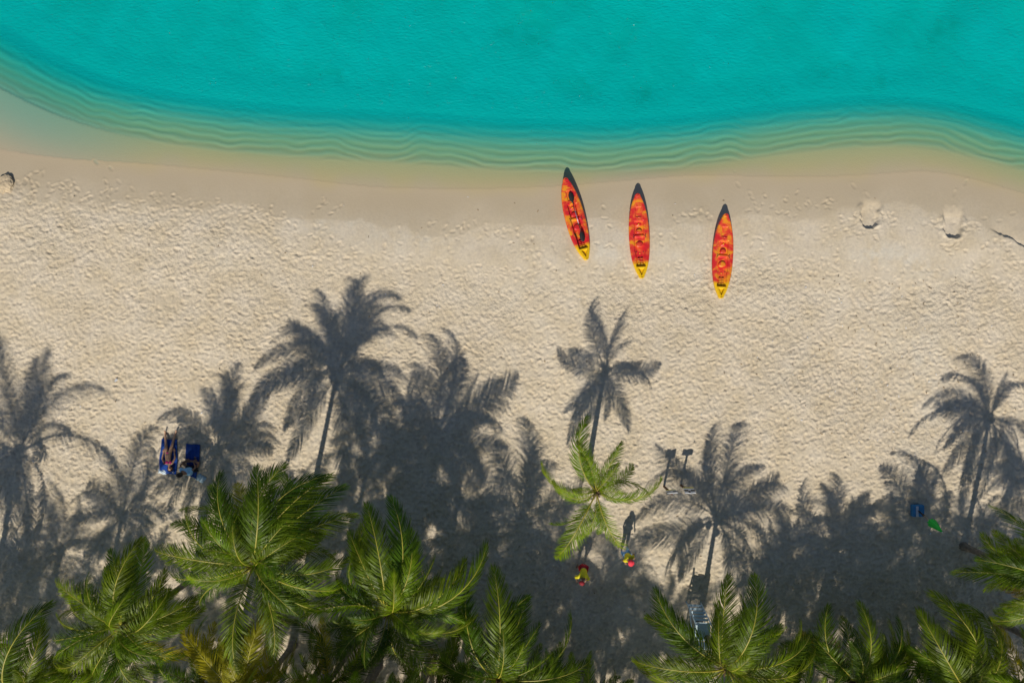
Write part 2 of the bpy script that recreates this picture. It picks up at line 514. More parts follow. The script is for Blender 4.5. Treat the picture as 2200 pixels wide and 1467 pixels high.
    PXa = np.concatenate([PX, extra[:, 0], trails[:, 0]]); PYa = np.concatenate([PY, extra[:, 1], trails[:, 1]])
    ne = cnt + len(extra)
    yrow_r = np.interp(PXa, xs, ry)
    rr = int(0.30 / st)
    sub = h[jy0:jy0 + nyi, jx0:jx0 + nxi]
    for k in range(len(PXa)):
        px, py = PXa[k], PYa[k]
        amp = 1.0
        if k < cnt:
            inland = yrow_r[k] - py
            if inland < -0.5: continue
            if inland < 0.6 and rng.rand() > 0.25 + 0.6 * (inland + 0.5): continue
            amp = rng.uniform(0.45, 1.15) * (0.75 if py > 0 else 1.0)
        else:
            amp = rng.uniform(0.3, 1.0)
        ci = int((px - x0) / st); cj = int((py - y0) / st)
        if ci < rr or cj < rr or ci >= nxi - rr or cj >= nyi - rr: continue
        ang = rng.normal(2.35, 0.75) if px < 0 else rng.normal(0.4, 1.2)
        if k >= cnt: ang = rng.uniform(0, 3.14)
        a = rng.uniform(0.085, 0.15); b = rng.uniform(0.04, 0.068)
        if k >= ne: ang = trails[k - ne, 2]; a = .15; b = .07; amp = 1.15 if yrow_r[k] - py > 0 else .4
        yy = (np.arange(cj - rr, cj + rr) * st + y0 - py)[:, None]; xx = (np.arange(ci - rr, ci + rr) * st + x0 - px)[None, :]
        c_, s_ = math.cos(ang), math.sin(ang)
        u = (xx * c_ + yy * s_) / a; v = (-xx * s_ + yy * c_) / b
        q = np.sqrt(u * u + v * v)
        core = 1 / (1 + np.exp(9 * (q - 1.0)))
        rim = np.exp(-((q - 1.35) / 0.34) ** 2) * (1 + 0.9 * (u > 0) * np.clip(u, 0, 1.2))
        blk = sub[cj - rr:cj + rr, ci - rr:ci + rr]
        blk *= 1 - 0.6 * core
        blk += amp * (-0.031 * core * (1 + 0.3 * u * (q < 1.3)) + 0.011 * rim)
    z = z + h * np.where(film > -0.2, 1, 0)
    # scoops left where boats lay
    def scoop(px, py, ang, wid, length, depth):
        nonlocal z, pit
        c = W(px, py); ca, sa = math.cos(ang), math.sin(ang)
        dx = X - c.x; dy = Y - c.y
        v = dx * ca + dy * sa + 0.06 * vnoise(X, Y, .22, 31) + .03 * vnoise(X, Y, .1, 33); u = -dx * sa + dy * ca + 0.08 * vnoise(X, Y, .25, 32)     # u > 0 towards the sea
        w_ = wid * np.sqrt(np.clip(1 - (np.clip(-u, 0, 1) / (0.55 * wid * 1.6)) ** 2, 0, 1))
        inside = 1 / (1 + np.exp(np.clip((np.abs(v) - w_) / 0.018, -30, 30)))
        inside = inside * (u > -0.9 * wid)
        fade = 1 - sstep(length * 0.25, length, u)
        pit = np.maximum(pit, .6 * inside * fade)
        z = np.maximum(z - depth * inside * fade, np.minimum(z, WL + .010))
        ring = np.exp(-((np.abs(v) - w_ - 0.10) / 0.08) ** 2) * (u > -wid) * fade * 0.04 * (1 + vnoise(X, Y, .15, 34))
        z = z + ring * (1 - inside)
    pit = np.zeros_like(z)
    base0 = dry
    scoop(1870, 474, R(-8), 0.36, 1.1, 0.12)
    scoop(2046, 497, R(-6), 0.36, 1.2, 0.14)
    # long slanting bank at the right edge
    c1 = W(2122, 488); c2 = W(2215, 536)
    tdir = np.array([c2.x - c1.x, c2.y - c1.y]); ln = np.hypot(*tdir); tdir /= ln
    u = (X - c1.x) * tdir[0] + (Y - c1.y) * tdir[1]
    v = -(X - c1.x) * tdir[1] + (Y - c1.y) * tdir[0] + 0.12 * vnoise(X, Y, .45, 41) + 0.04 * vnoise(X, Y, .12, 42)      # > 0 seaward
    on = sstep(0, 0.7, u) * (1 - sstep(ln + 2, ln + 4, u))
    prof = np.where(v > 0, -0.10 * np.exp(-v / 0.55), 0.035 * np.exp(v / 0.28))
    k_ = 1 / (1 + np.exp(np.clip(-v / 0.015, -30, 30)))
    z = z + on * (k_ * (-0.10 * np.exp(-np.clip(v, 0, 9) / 0.55)) + (1 - k_) * 0.035 * np.exp(np.clip(v, -9, 0) / 0.28))
    # attributes
    wet = np.where(s > 0, 1.0, np.where(film < 0, 1.0, 1 - sstep(0.0, 2.3, film + 0.35 * vnoise(X, Y, 1.3, 21))))
    edge_ = 1.75 + .5 * vnoise(X, Y * 2, 2.2, 81) + .12 * vnoise(X, Y, .4, 82)
    wet = np.where(film > 0, .62 * wet + .38 * (1 - sstep(-.06, .06, film - edge_)) * (film < 4), wet)
    wet = wet * (1 - 0.9 * sstep(1.0, 4.0, s))
    pale = np.zeros_like(z)
    for (px, py, rx, ry_, a) in [(1890, 545, 1.3, .5, .9), (1300, 545, .7, .55, .8), (1330, 510, .7, .5, .5), (1960, 560, 1.4, .5, .6), (1985, 450, .8, .6, .4),
                                 (2000, 580, 1.6, .5, .5), (1800, 640, 2.5, .8, .3), (1100, 640, 3, .8, .3), (1700, 760, .8, 2.5, .3), (300, 470, 1.0, .3, .4), (60, 520, 2, 1, .2), (1960, 960, .7, 2, .4), (1080, 820, .6, 1.5, .3), (1160, 700, .5, 1.4, .3), (870, 470, 2.5, .5, .5), (720, 480, 2.4, .6, .5), (1560, 570, 3, .5, .3), (1420, 550, 2, .6, .4),
                                 (850, 510, 3, .7, .45), (1990, 800, 1.0, 4, .5), (1900, 700, 1.3, 3, .25), (1250, 930, .5, 2.5, .4), (480, 540, 2, .8, .35)]:
        c = W(px, py)
        g = np.exp(-(((X - c.x) / rx) ** 2 + ((Y - c.y) / ry_) ** 2))
        pale = np.maximum(pale, a * g * (0.7 + 0.7 * vnoise(X, Y, .45, 22) + .5 * vnoise(X, Y, .16, 24)))
    for (off, sd_, amp_) in ((.0, 83, .25), (.35, 84, .12), (-.45, 85, .10)):
        ln_ = np.abs(film - off - .22 * vnoise(X, Y * 2, 1.6, sd_) - .06 * vnoise(X, Y, .4, sd_ + 9))
        pale = np.maximum(pale, (1 - sstep(.01, .05, ln_)) * amp_ * 2 * sstep(.05, .5, vnoise(X, Y, 1.8, sd_ + 20)))
    pale = np.clip(pale + 0.10 * land, 0, 1)
    bed = sstep(0.6, 2.6, s)
    filmc = (1 - sstep(-0.7, 0.5, film + .3 * vnoise(X, Y, 1.1, 61))) * (1 - leftpool)
    filmc = np.maximum(filmc, .75 * (film < 1.3) * sstep(-5, 0, X) * sstep(1.3, -.2, film)*0)
    bed = np.clip(bed * (1 - 0.12 * sstep(.1, .6, vnoise(X, Y, 1.7, 23))) * (1 - .8 * weeds(X, Y)), 0, 1)
    rough = np.clip(rmask, 0, 1) * (1 - pit)
    me = grid_mesh("sand", xs, ys, z, dict(film=np.clip(filmc, 0, 1), wet=wet, pale=pale, bed=bed, rough=rough), M_SAND)
    o = link_mesh("sand_beach", me)
    tag(o, kind="structure")
    return xs, ys, z


GX, GY, GZ = build_sand()


def ground(x, y):
    i = min(max(int(np.searchsorted(GX, x)), 1), len(GX) - 2); j = min(max(int(np.searchsorted(GY, y)), 1), len(GY) - 2)
    a = GZ[max(j - 3, 0):j + 3, max(i - 3, 0):i + 3]
    return float(a.mean())


# ------------------------------------------------------------------ the water: a closed body whose top is the rippled surface
def build_water():
    xs = axis(-23.0, 23.0, 0.06, 560)
    ysi = np.arange(5.6, 15.4, 0.055)
    lo = [5.6]; s = 0.06; v = 5.6
    while v > -80:
        s = min(s * 1.7, 40); v -= s; lo.append(v)
    hi = []; s = 0.06; v = ysi[-1]
    while v < 560:
        s = min(s * 1.6, 60); v += s; hi.append(v)
    ys = np.concatenate([np.array(lo[::-1][:-1]), ysi, np.array(hi)])
    X, Y = np.meshgrid(xs, ys)
    fy = poly(xs, FRONT); gy = poly(xs, FILM)
    slope = np.gradient(fy, xs); cs = 1 / np.sqrt(1 + np.clip(slope, -1.2, 1.2) ** 2)
    s = (Y - fy[None, :]) * cs[None, :]
    ph = s * (2 * np.pi / 0.31) + 5.5 * vnoise(X, Y * 0.4, 2.4, 7) + 2.2 * vnoise(X, Y, 0.75, 8)
    band = sstep(-0.1, 0.25, s) * (1 - sstep(1.3, 2.6, s))
    z = WL + band * 0.009 * (np.sin(ph) * (1 + 1.3 * vnoise(X, Y, 1.1, 65)) + .7 * np.sin((X * .55 + s * 1.6) * 11 + 4 * vnoise(X, Y, 1.0, 66)) * sstep(-.2, .5, vnoise(X, Y, 1.9, 67))) + 0.016 * sstep(-0.08, 0.14, s)
    z = z + 0.004 * vnoise(X, Y, .22, 51) * sstep(0, .4, s) + 0.0025 * vnoise(X, Y, .11, 52) * sstep(-1, .2, s)
    z = z + 0.01 * sstep(1.5, 4, s) * vnoise(X + .5 * Y, Y, .5, 53)
    turb_sheen = 0.01 + 0.03 * sstep(-.1, .1, s) + 0.08 * sstep(-0.1, 1.3, s) + 0.45 * sstep(.7, 2.4, s)
    turb_sheen = turb_sheen + 0.09 * band * (np.abs(np.sin(ph * .5 + .6)) ** 2 - .4) * (1 + .5 * vnoise(X, Y, .8, 64)) + 0.12 * sstep(-13, -21, X) * (1 - sstep(-.2, .4, s)) * sstep(-2.8, -.6, s)  # wave stripes and left film sheen: sky reflection painted in as diffuse teal
    chop = 0.10 + 0.50 * sstep(0, .6, s) + 0.60 * sstep(1.2, 3.5, s)
    turb_sheen = turb_sheen + 0.09 * sstep(2, 5, s) * vnoise(X + 0.4 * Y, Y, 3.0, 54) + 0.05 * sstep(2, 4, s) * vnoise(X - 0.6 * Y, Y * .5, .9, 55)
    turb_sheen = turb_sheen - 0.16 * weeds(X, Y)
    me = grid_mesh("water", xs, ys, z, dict(turb_sheen=np.clip(turb_sheen, 0, 1), chop=np.clip(chop, 0, 1)), M_WATER)
    # close it with sides and a bottom far under the sand
    bm = bmesh.new(); bm.from_mesh(me)
    nx, ny = len(xs), len(ys)
    VS = list(bm.verts)
    ring = [i for i in range(nx)] + [j * nx + nx - 1 for j in range(1, ny)] + [(ny - 1) * nx + i for i in range(nx - 2, -1, -1)] + [j * nx for j in range(ny - 2, 0, -1)]
    low = [bm.verts.new((VS[k].co.x, VS[k].co.y, -8.0)) for k in ring]
    n = len(ring)
    for k in range(n):
        bm.faces.new((VS[ring[k]], low[k], low[(k + 1) % n], VS[ring[(k + 1) % n]]))
    bm.faces.new(low[::-1])
    bm.to_mesh(me); bm.free()
    o = link_mesh("sea_water", me)
    tag(o, kind="structure")


build_water()

# ------------------------------------------------------------------ palms
rnd = random.Random(11)


def make_frond(idx, e0, e1, side, seed, mat, tatter=0.0):
    """one unit-length frond running out along +X; e0, e1 the rise of its midrib at base and tip in degrees.
    returns (leaflet mesh, midrib mesh, tip vector)"""
    rg = random.Random(seed)
    n = 26
    pts = [Vector((0, 0, 0))]; tans = []
    for i in range(n):
        t = (i + 0.5) / n
        e = R(e0 + (e1 - e0) * (t ** 1.25))
        az = R(side * t * t)
        d = Vector((math.cos(e) * math.cos(az), math.cos(e) * math.sin(az), math.sin(e)))
        pts.append(pts[-1] + d / n); tans.append(d)
    tans.append(tans[-1])

    def at(t):
        f = t * n; i = min(int(f), n - 1); k = f - i
        return pts[i].lerp(pts[i + 1], k), tans[i].lerp(tans[i + 1], k).normalized()
    V = []; F = []
    NL = 76
    twist = rg.uniform(-18, 18)
    for sgn in (-1, 1):
        for q in range(NL):
            t = 0.17 + 0.825 * (q + rg.uniform(-.2, .2)) / (NL - 1)
            t = min(max(t, .15), .997)
            if rg.random() < 0.03 + tatter: continue
            p, T = at(t)
            B = Vector((0, 0, 1)).cross(T)
            if B.length < 1e-3: B = Vector((0, 1, 0))
            B.normalize(); Nn = T.cross(B)
            tw = R(twist * t)
            B2 = B * math.cos(tw) + Nn * math.sin(tw); N2 = Nn * math.cos(tw) - B * math.sin(tw)
            prof = math.sin(math.pi * (0.16 + 0.80 * (t - .15) / .85)) ** 0.75
            ln = 0.235 * prof * rg.uniform(0.86, 1.08)
            th = R(62 - 38 * t + rg.uniform(-5, 5))
            ph = R(20 - 22 * t + rg.uniform(-12, 12))
            d = T * math.cos(th) + (B2 * sgn * math.cos(ph) + N2 * math.sin(ph)) * math.sin(th)
            wd = 0.0038 * (0.6 + 0.5 * prof) * rg.uniform(.85, 1.15)
            wv = T.cross(d).cross(d).normalized() if T.cross(d).length > 1e-3 else B2
            wv = (T - d * T.dot(d)).normalized()
            roll = rg.uniform(-.35, .35)
            wv = (wv * math.cos(roll) + d.cross(wv) * math.sin(roll)).normalized()
            droop = rg.uniform(0.9, 1.9) + tatter
            b = len(V)
            cur = p.copy(); dd = d.copy()
            segs = 4
            for k in range(segs + 1):
                w_ = wd * (0.65, 1.0, 0.9, 0.55, 0.0)[k]
                if k < segs:
                    V.append(cur - wv * w_); V.append(cur + wv * w_)
                else:
                    V.append(cur)
                cur = cur + dd * (ln / segs)
                dd = (dd + Vector((0, 0, -1)) * droop * 0.24 + Vector((0.05, 0, 0))).normalized()
            for k in range(segs - 1):
                F.append((b + 2 * k, b + 2 * k + 1, b + 2 * k + 3, b + 2 * k + 2))
            k = segs - 1
            F.append((b + 2 * k, b + 2 * k + 1, b + 2 * k + 2))
    leaf = mesh_from("frond", V, F, (mat,), smooth=False)
    bm = bmesh.new()
    add_tube(bm, [pts[i] for i in range(0, n + 1, 2)], [0.0105 * (1 - 0.88 * (i / n) ** 0.8) for i in range(0, n + 1, 2)], 5)
    rib = bm_mesh("midrib", bm, (M_RIB,), True)
    return leaf, rib, pts[-1].copy()


FAM = [(84, 50, 14), (78, 20, -26), (70, -5, 34), (62, -28, -24), (50, -45, 30), (34, -55, -34), (16, -66, 24), (-8, -76, -18), (66, -48, 40), (40, -20, -44), (82, -25, 28), (54, 0, 36)]


def family(mat, tatter, s0):
    out = []
    for i, (a, b, s_) in enumerate(FAM):
        for v in range(2):
            leaf, rib, tip = make_frond(i, a + v * 4 - 2, b + v * 6 - 3, s_ * (1 if v == 0 else -0.8), s0 + i * 7 + v, mat, tatter)
            out.append((leaf, rib, tip, math.degrees(math.atan2(tip.z, math.hypot(tip.x, tip.y))), math.atan2(tip.y, tip.x), tip.length))
    return out


FRONDS = {"green": family(M_LEAF, 0.02, 100), "bright": family(M_LEAF_BRIGHT, 0.03, 300), "yellow": family(M_LEAF_YEL, 0.05, 500)}
DRY = [make_frond(50, -35, -85, 10, 900, M_LEAF_DRY, 0.25), make_frond(51, -50, -88, -14, 901, M_LEAF_DRY, 0.3)]


def put_frond(root, hub, tipvec, kind, roll=0.0, want=None):
    """aim a frond so that its tip stands at hub + tipvec"""
    fam = FRONDS[kind]
    el = math.degrees(math.atan2(tipvec.z, math.hypot(tipvec.x, tipvec.y)))
    best = sorted(fam, key=lambda f: abs(f[3] - el) + rnd.uniform(0, 9))[0]
    leaf, rib, tip, fe, faz, fl = best
    az = math.atan2(tipvec.y, tipvec.x)
    pitch = R(fe - el)
    sc = tipvec.length / fl
    o = link_mesh("frond", leaf, root)
    rx = Matrix.Rotation(roll, 4, 'X'); t2 = rx @ tip
    faz = math.atan2(t2.y, t2.x); pitch = math.atan2(t2.z, math.hypot(t2.x, t2.y)) - R(el)
    rot = Matrix.Rotation(az, 4, 'Z') @ Matrix.Rotation(pitch, 4, 'Y') @ Matrix.Rotation(-faz, 4, 'Z') @ rx
    o.matrix_local = Matrix.Translation(hub) @ rot @ Matrix.Scale(sc, 4)
    r = link_mesh("midrib", rib, o)
    return o


TRUNKS = {}


def palm(cpx, cpy, h, L, n, label, group="coconut palms along the beach", kind="green", tips=(), seed=1, nuts=0, dry=1, spread=1.0, up=1.0, tz=0.5, extra=13, avoid=None):
    """cpx, cpy: where the photograph shows the crown's centre; h: its height"""
    global rnd
    rnd = random.Random(seed)
    top = W(cpx, cpy, h)
    g0 = ground(top.x, top.y)
    lean = Vector((rnd.uniform(-.25, .25), rnd.uniform(-.15, .3), 0)) * (h / 6)
    base = Vector((top.x - lean.x, top.y - lean.y, ground(top.x - lean.x, top.y - lean.y) - 0.05))
    root = empty("palm_tree", base)
    tag(root, label, "palm tree", group)
    hub = top - base
    # trunk with leaf scar rings, swollen foot and a slight curve
    bm = bmesh.new()
    N = int(h * 9)
    pts = []; rad = []
    for i in range(N + 1):
        t = i / N
        pts.append(Vector((hub.x * t * t * (3 - 2 * t) * .5 + hub.x * t * .5, hub.y * t * t, (hub.z - .1) * t)))
        r_ = 0.125 * (1 - 0.30 * t) + 0.09 * math.exp(-t * h / 0.35) + (0.007 if i % 2 else -0.004) + 0.03 * max(0, t - .93) / .07
        rad.append(r_)
    add_tube(bm, pts, rad, 12)
    link_mesh("trunk", bm_mesh("trunk", bm, (M_TRUNK,), True), root)
    # leaf bases and fibre
    bm = bmesh.new()
    for k in range(14):
        a = k * 2.4; e = R(20 + 55 * rnd.random())
        d = Vector((math.cos(a) * math.cos(e), math.sin(a) * math.cos(e), math.sin(e)))
        c = hub + Vector((0, 0, -0.22 + 0.02 * k))
        add_tube(bm, [c, c + d * 0.16, c + d * 0.36], [0.07, 0.05, 0.02], 6)
    link_mesh("leaf_base", bm_mesh("leaf_base", bm, (M_FIBRE,), True), root)
    for (tx, ty, dz, *rest) in tips:
        dz = dz * tz
        tp = W(tx, ty, h + dz)
        put_frond(root, hub, tp - top, kind, rnd.gauss(0, .5))
    n = n + extra
    for i in range(n):
        t = (i + 0.5) / n                                   # 0 youngest, 1 oldest
        az = i * 2.39996 + rnd.uniform(-.5, .5)
        el = R((58 - 118 * t ** 0.85 * spread) * up + rnd.uniform(-9, 9))
        ln = L * (0.62 + 0.38 * min(1, t * 3)) * rnd.uniform(.72, 1.12) * 0.92
        v = Vector((math.cos(az) * math.cos(el), math.sin(az) * math.cos(el), math.sin(el))) * ln
        if avoid and avoid[0] < math.degrees(az) % 360 < avoid[1] and el > R(-45): continue
        kk = kind
        if kind == "green" and rnd.random() < 0.42: kk = "bright"
        if kind == "green" and rnd.random() < 0.05: kk = "yellow"
        put_frond(root, hub, v, kk, rnd.gauss(0, .5))
    for i in range(dry):
        leaf, rib, tip = DRY[i % 2]
        az = rnd.uniform(0, 6.28)
        o = link_mesh("frond", leaf, root); o["label"] = "dry brown hanging frond"
        o.matrix_local = Matrix.Translation(hub + Vector((0, 0, -.12))) @ Matrix.Rotation(az, 4, 'Z') @ Matrix.Scale(L * .72, 4)
        link_mesh("midrib", rib, o)
    for i in range(nuts):
        a = i * 2.1 + rnd.random(); rr_ = 0.24 + .08 * rnd.random()
        c = hub + Vector((math.cos(a) * rr_, math.sin(a) * rr_, -0.22 - .12 * rnd.random()))
        link_mesh("coconut", COCO, root, loc=c, rot=(rnd.random(), rnd.random(), 0))
    return root


def make_coco():
    bm = bmesh.new()
    bmesh.ops.create_icosphere(bm, subdivisions=2, radius=0.115)
    for v in bm.verts:
        v.co.z *= 1.25
        a = math.atan2(v.co.y, v.co.x); f = 1 + 0.05 * math.cos(3 * a); v.co.x *= f; v.co.y *= f
    return bm_mesh("coconut", bm, (M_COCO,), True)


COCO = make_coco()

lone = [(1263, 894, .45), (1336, 949, .9), (1422, 1027, -.15), (1399, 1070, -.5), (1343, 1180, -.4), (1284, 1148, -.5), (1193, 1199, -.6),
        (1183, 1125, -.6), (1163, 994, -.1), (1249, 980, 1.0), (1329, 994, 1.2), (1226, 1052, .5), (1372, 1052, .3), (1240, 950, .8)]
palm(1282, 1056, 4.2, 2.5, 5, "small bright green palm standing alone in front of the others on lit sand", "coconut palms along the beach", "bright", lone, seed=3, dry=0, tz=.8, extra=0)
A = [(449, 1043, .6), (474, 1015, 1.0), (550, 1001, 1.4), (612, 998, 1.5), (700, 1022, .9), (714, 1019, 0.4), (742, 1043, .2), (766, 1105, -.1), (749, 1200, -.5),
     (718, 1281, -.8), (366, 1126, .2), (332, 1181, -.1), (366, 1233, -.7), (432, 1305, -1.2), (657, 1333, -1.0), (400, 1090, .8), (640, 1100, 2.0), (500, 1120, 2.2), (690, 1150, 1.2)]
palm(548, 1213, 6.0, 3.6, 15, "largest and tallest palm with the widest crown, below the two blue towels", tips=A, seed=5, nuts=4, avoid=(222, 266))
B = [(838, 1067, .9), (787, 1081, .9), (749, 1140, .4), (1046, 1167, .5), (1025, 1323, -.4), (935, 1195, 1.2), (690, 1345, -.6), (738, 1444, -.9), (800, 1420, -.9),
     (963, 1400, -.8), (1000, 1200, .9), (720, 1230, .3), (880, 1180, 1.8), (680, 1280, -.3), (905, 1440, -1.2)]
palm(834, 1311, 5.3, 3.3, 13, "dark green palm whose two long lit fronds reach right, next after the largest palm", tips=B, seed=8, nuts=3)
C3 = [(235, 1181, 1.0), (304, 1157, 1.2), (356, 1223, .8), (149, 1271, .4), (121, 1320, .1), (114, 1375, -.3), (114, 1423, -.7), (425, 1281, -.1), (439, 1306, -.4),
      (398, 1406, -.8), (311, 1467, -1.0), (200, 1450, -1.2), (280, 1230, 2.0), (190, 1230, 1.2)]
palm(262, 1343, 5.2, 3.1, 14, "full green palm left of the largest palm and close to the left bottom corner", tips=C3, seed=13, nuts=4)
E = [(1408, 1266, .5), (1387, 1325, -.5), (1565, 1234, 1.0), (1619, 1234, .9), (1545, 1305, 1.6), (1359, 1418, -.4), (1722, 1333, .3), (1742, 1357, -.1), (1752, 1398, -.5), (1681, 1340, .8)]
palm(1562, 1434, 4.3, 3.3, 10, "open palm with yellow green coconuts leaning over the pale blue lifeguard chair", tips=E, seed=21, nuts=8, dry=0, avoid=(98, 168))
Ff = [(1780, 1300, .8), (1845, 1292, .9), (1899, 1363, 1.2), (1950, 1354, .3), (1740, 1360, .3)]
palm(1834, 1462, 3.5, 2.9, 12, "low dark palm cut by the bottom edge, right of the one over the lifeguard chair", tips=Ff, seed=23)
G = [(1999, 1272, .8), (1973, 1309, .9), (2035, 1366, 1.0), (2141, 1346, .3), (2060, 1300, 1.1)]
palm(2086, 1488, 3.9, 3.1, 10, "dark palm over the person in a blue shirt, near the right bottom corner", tips=G, seed=25)
Hh = [(2130, 1087, -1.6), (2110, 1147, -1.6), (2115, 1226, -.6), (2047, 1229, -1.6), (2127, 1331, -1.6), (2150, 1300, -.6), (2200, 1150, 0)]
palm(2276, 1256, 5.1, 3.0, 10, "palm reaching in from the right edge, its fronds lit yellow green", tips=Hh, seed=27, dry=4, spread=1.2)
I_ = [(1060, 1216, .9), (1136, 1281, .8), (1226, 1316, .2), (1267, 1420, -.3), (1004, 1254, .4), (1160, 1340, 1.0)]
palm(1068, 1456, 4.3, 3.2, 12, "palm at the bottom edge with an upright dark frond, below the bending lifeguard", tips=I_, seed=29)
K = [(387, 1344, .4), (588, 1306, .8), (594, 1416, .6), (430, 1380, .2), (560, 1350, 1.0)]
palm(540, 1500, 4.3, 2.8, 7, "lower yellowish palm at the bottom edge, under the largest palm", kind="yellow", tips=K, seed=31)
Lf = [(110, 1295, .7), (92, 1330, .4), (0, 1400, .3), (130, 1440, -.4)]
palm(26, 1500, 5.0, 2.9, 12, "palm in the left bottom corner with one long upright frond", tips=Lf, seed=33)
low = [(425, 1470, 3.9, 2.7, "shaded low palm between the left full palm and the yellowish one", 41),
       (702, 1472, 3.8, 2.8, "shaded low palm between the yellowish palm and the one with long lit fronds", 43),
       (935, 1490, 3.4, 2.7, "shaded low palm directly under the dark palm with long lit fronds", 45),
       (1275, 1525, 3.0, 2.4, "short palm of which only the tips show, at the middle of the bottom edge", 47),
       (1692, 1500, 3.6, 2.6, "low palm at the bottom edge filling the gap right of the palm with coconuts", 51),
       (1955, 1512, 3.5, 2.5, "low dark palm cut by the bottom edge, left of the person in a blue shirt", 53),
       (2190, 1470, 3.6, 2.6, "dark low palm in the right bottom corner", 55),
       (150, 1512, 3.6, 2.6, "shaded low palm under the left full palm", 57),
       (1150, 1500, 3.4, 2.5, "low palm on the bottom edge right of the upright dark frond", 59)]
for (x, y, h, L, lab, sd) in low:
    palm(x, y, h, L, 17, lab, seed=sd, dry=1)


def palm_by_shadow(sx_, sy_, h, L, seed, n=26, up=1.0):
    """a palm of the grove beyond the frame, placed by where the photograph shows its crown's shadow"""
    bx = sx_ - SHX * 50 * h; by = sy_ + SHY * 50 * h
    f = H / (H - h)
    return palm(1100 + (bx - 1100) * f, 733.5 + (by - 733.5) * f, h, L, n,
                "tall coconut palm of the grove whose shadow falls across the sand", "palms of the grove beyond the edge of view", seed=seed, dry=1, extra=0, up=up)


for i, (x, y, h, L) in enumerate([(760, 1100, 6.9, 3.0), (610, 1165, 6.9, 3.0), (790, 1000, 7.8, 3.0), (130, 1190, 7.2, 3.0), (905, 985, 7.8, 3.0), (885, 1060, 7.0, 3.0), (1030, 1190, 6.9, 2.8), (235, 1320, 6.9, 3.0), (40, 975, 6.4, 5.4), (2222, 1050, 5.8, 3.2), (985, 1075, 7.0, 3.6), (830, 1200, 6.8, 2.9), (1175, 1215, 6.9, 3.2), (1330, 1260, 6.9, 3.0),
                                  (1800, 1165, 6.9, 3.0), (1950, 1165, 7.0, 3.3), (2080, 1230, 7.0, 3.2), (1690, 1250, 6.9, 3.1), (30, 1330, 6.6, 3.2), (2190, 1240, 6.9, 3.0),
                                  (150, 1400, 6.8, 3.2), (1440, 1400, 6.9, 3.2), (1830, 1310, 6.9, 3.3), (1970, 1330, 6.9, 3.3), (1890, 1250, 7.2, 3.2), (2060, 1310, 7.2, 3.2), (60, 1230, 7.0, 3.0), (2110, 1370, 6.9, 3.3), (1250, 1370, 6.9, 3.2),
                                  (1060, 1330, 6.9, 3.2), (900, 1370, 6.9, 3.2), (720, 1400, 6.9, 3.2), (520, 1400, 6.9, 3.2), (340, 1430, 6.9, 3.2), (1720, 1410, 6.9, 3.2),
                                  (1560, 1440, 6.9, 3.2), (1120, 1300, 7.0, 3.2), (1290, 1320, 7.0, 3.2), (1400, 1350, 6.9, 3.0), (960, 1260, 6.9, 3.2), (420, 1340, 6.9, 3.0), (640, 1300, 6.9, 3.2), (800, 1310, 6.9, 3.2), (1900, 1450, 6.9, 3.2), (2050, 1470, 6.9, 3.2), (1130, 1450, 6.9, 3.2)]):
    palm_by_shadow(x, y, h, L, 200 + i, up=2.1 if L > 4 else 1.0)


# ------------------------------------------------------------------ kayaks
KL = 3.62


def kay_w(u):
    x = abs(2 * u - 1)
    w = 0.445 * max(0.0, 1 - x ** 2.2) ** 0.64
    if x > .93: w = 0.131 * math.sqrt(max(0.0, 1 - ((x - .93) / .07) ** 2))
    return w


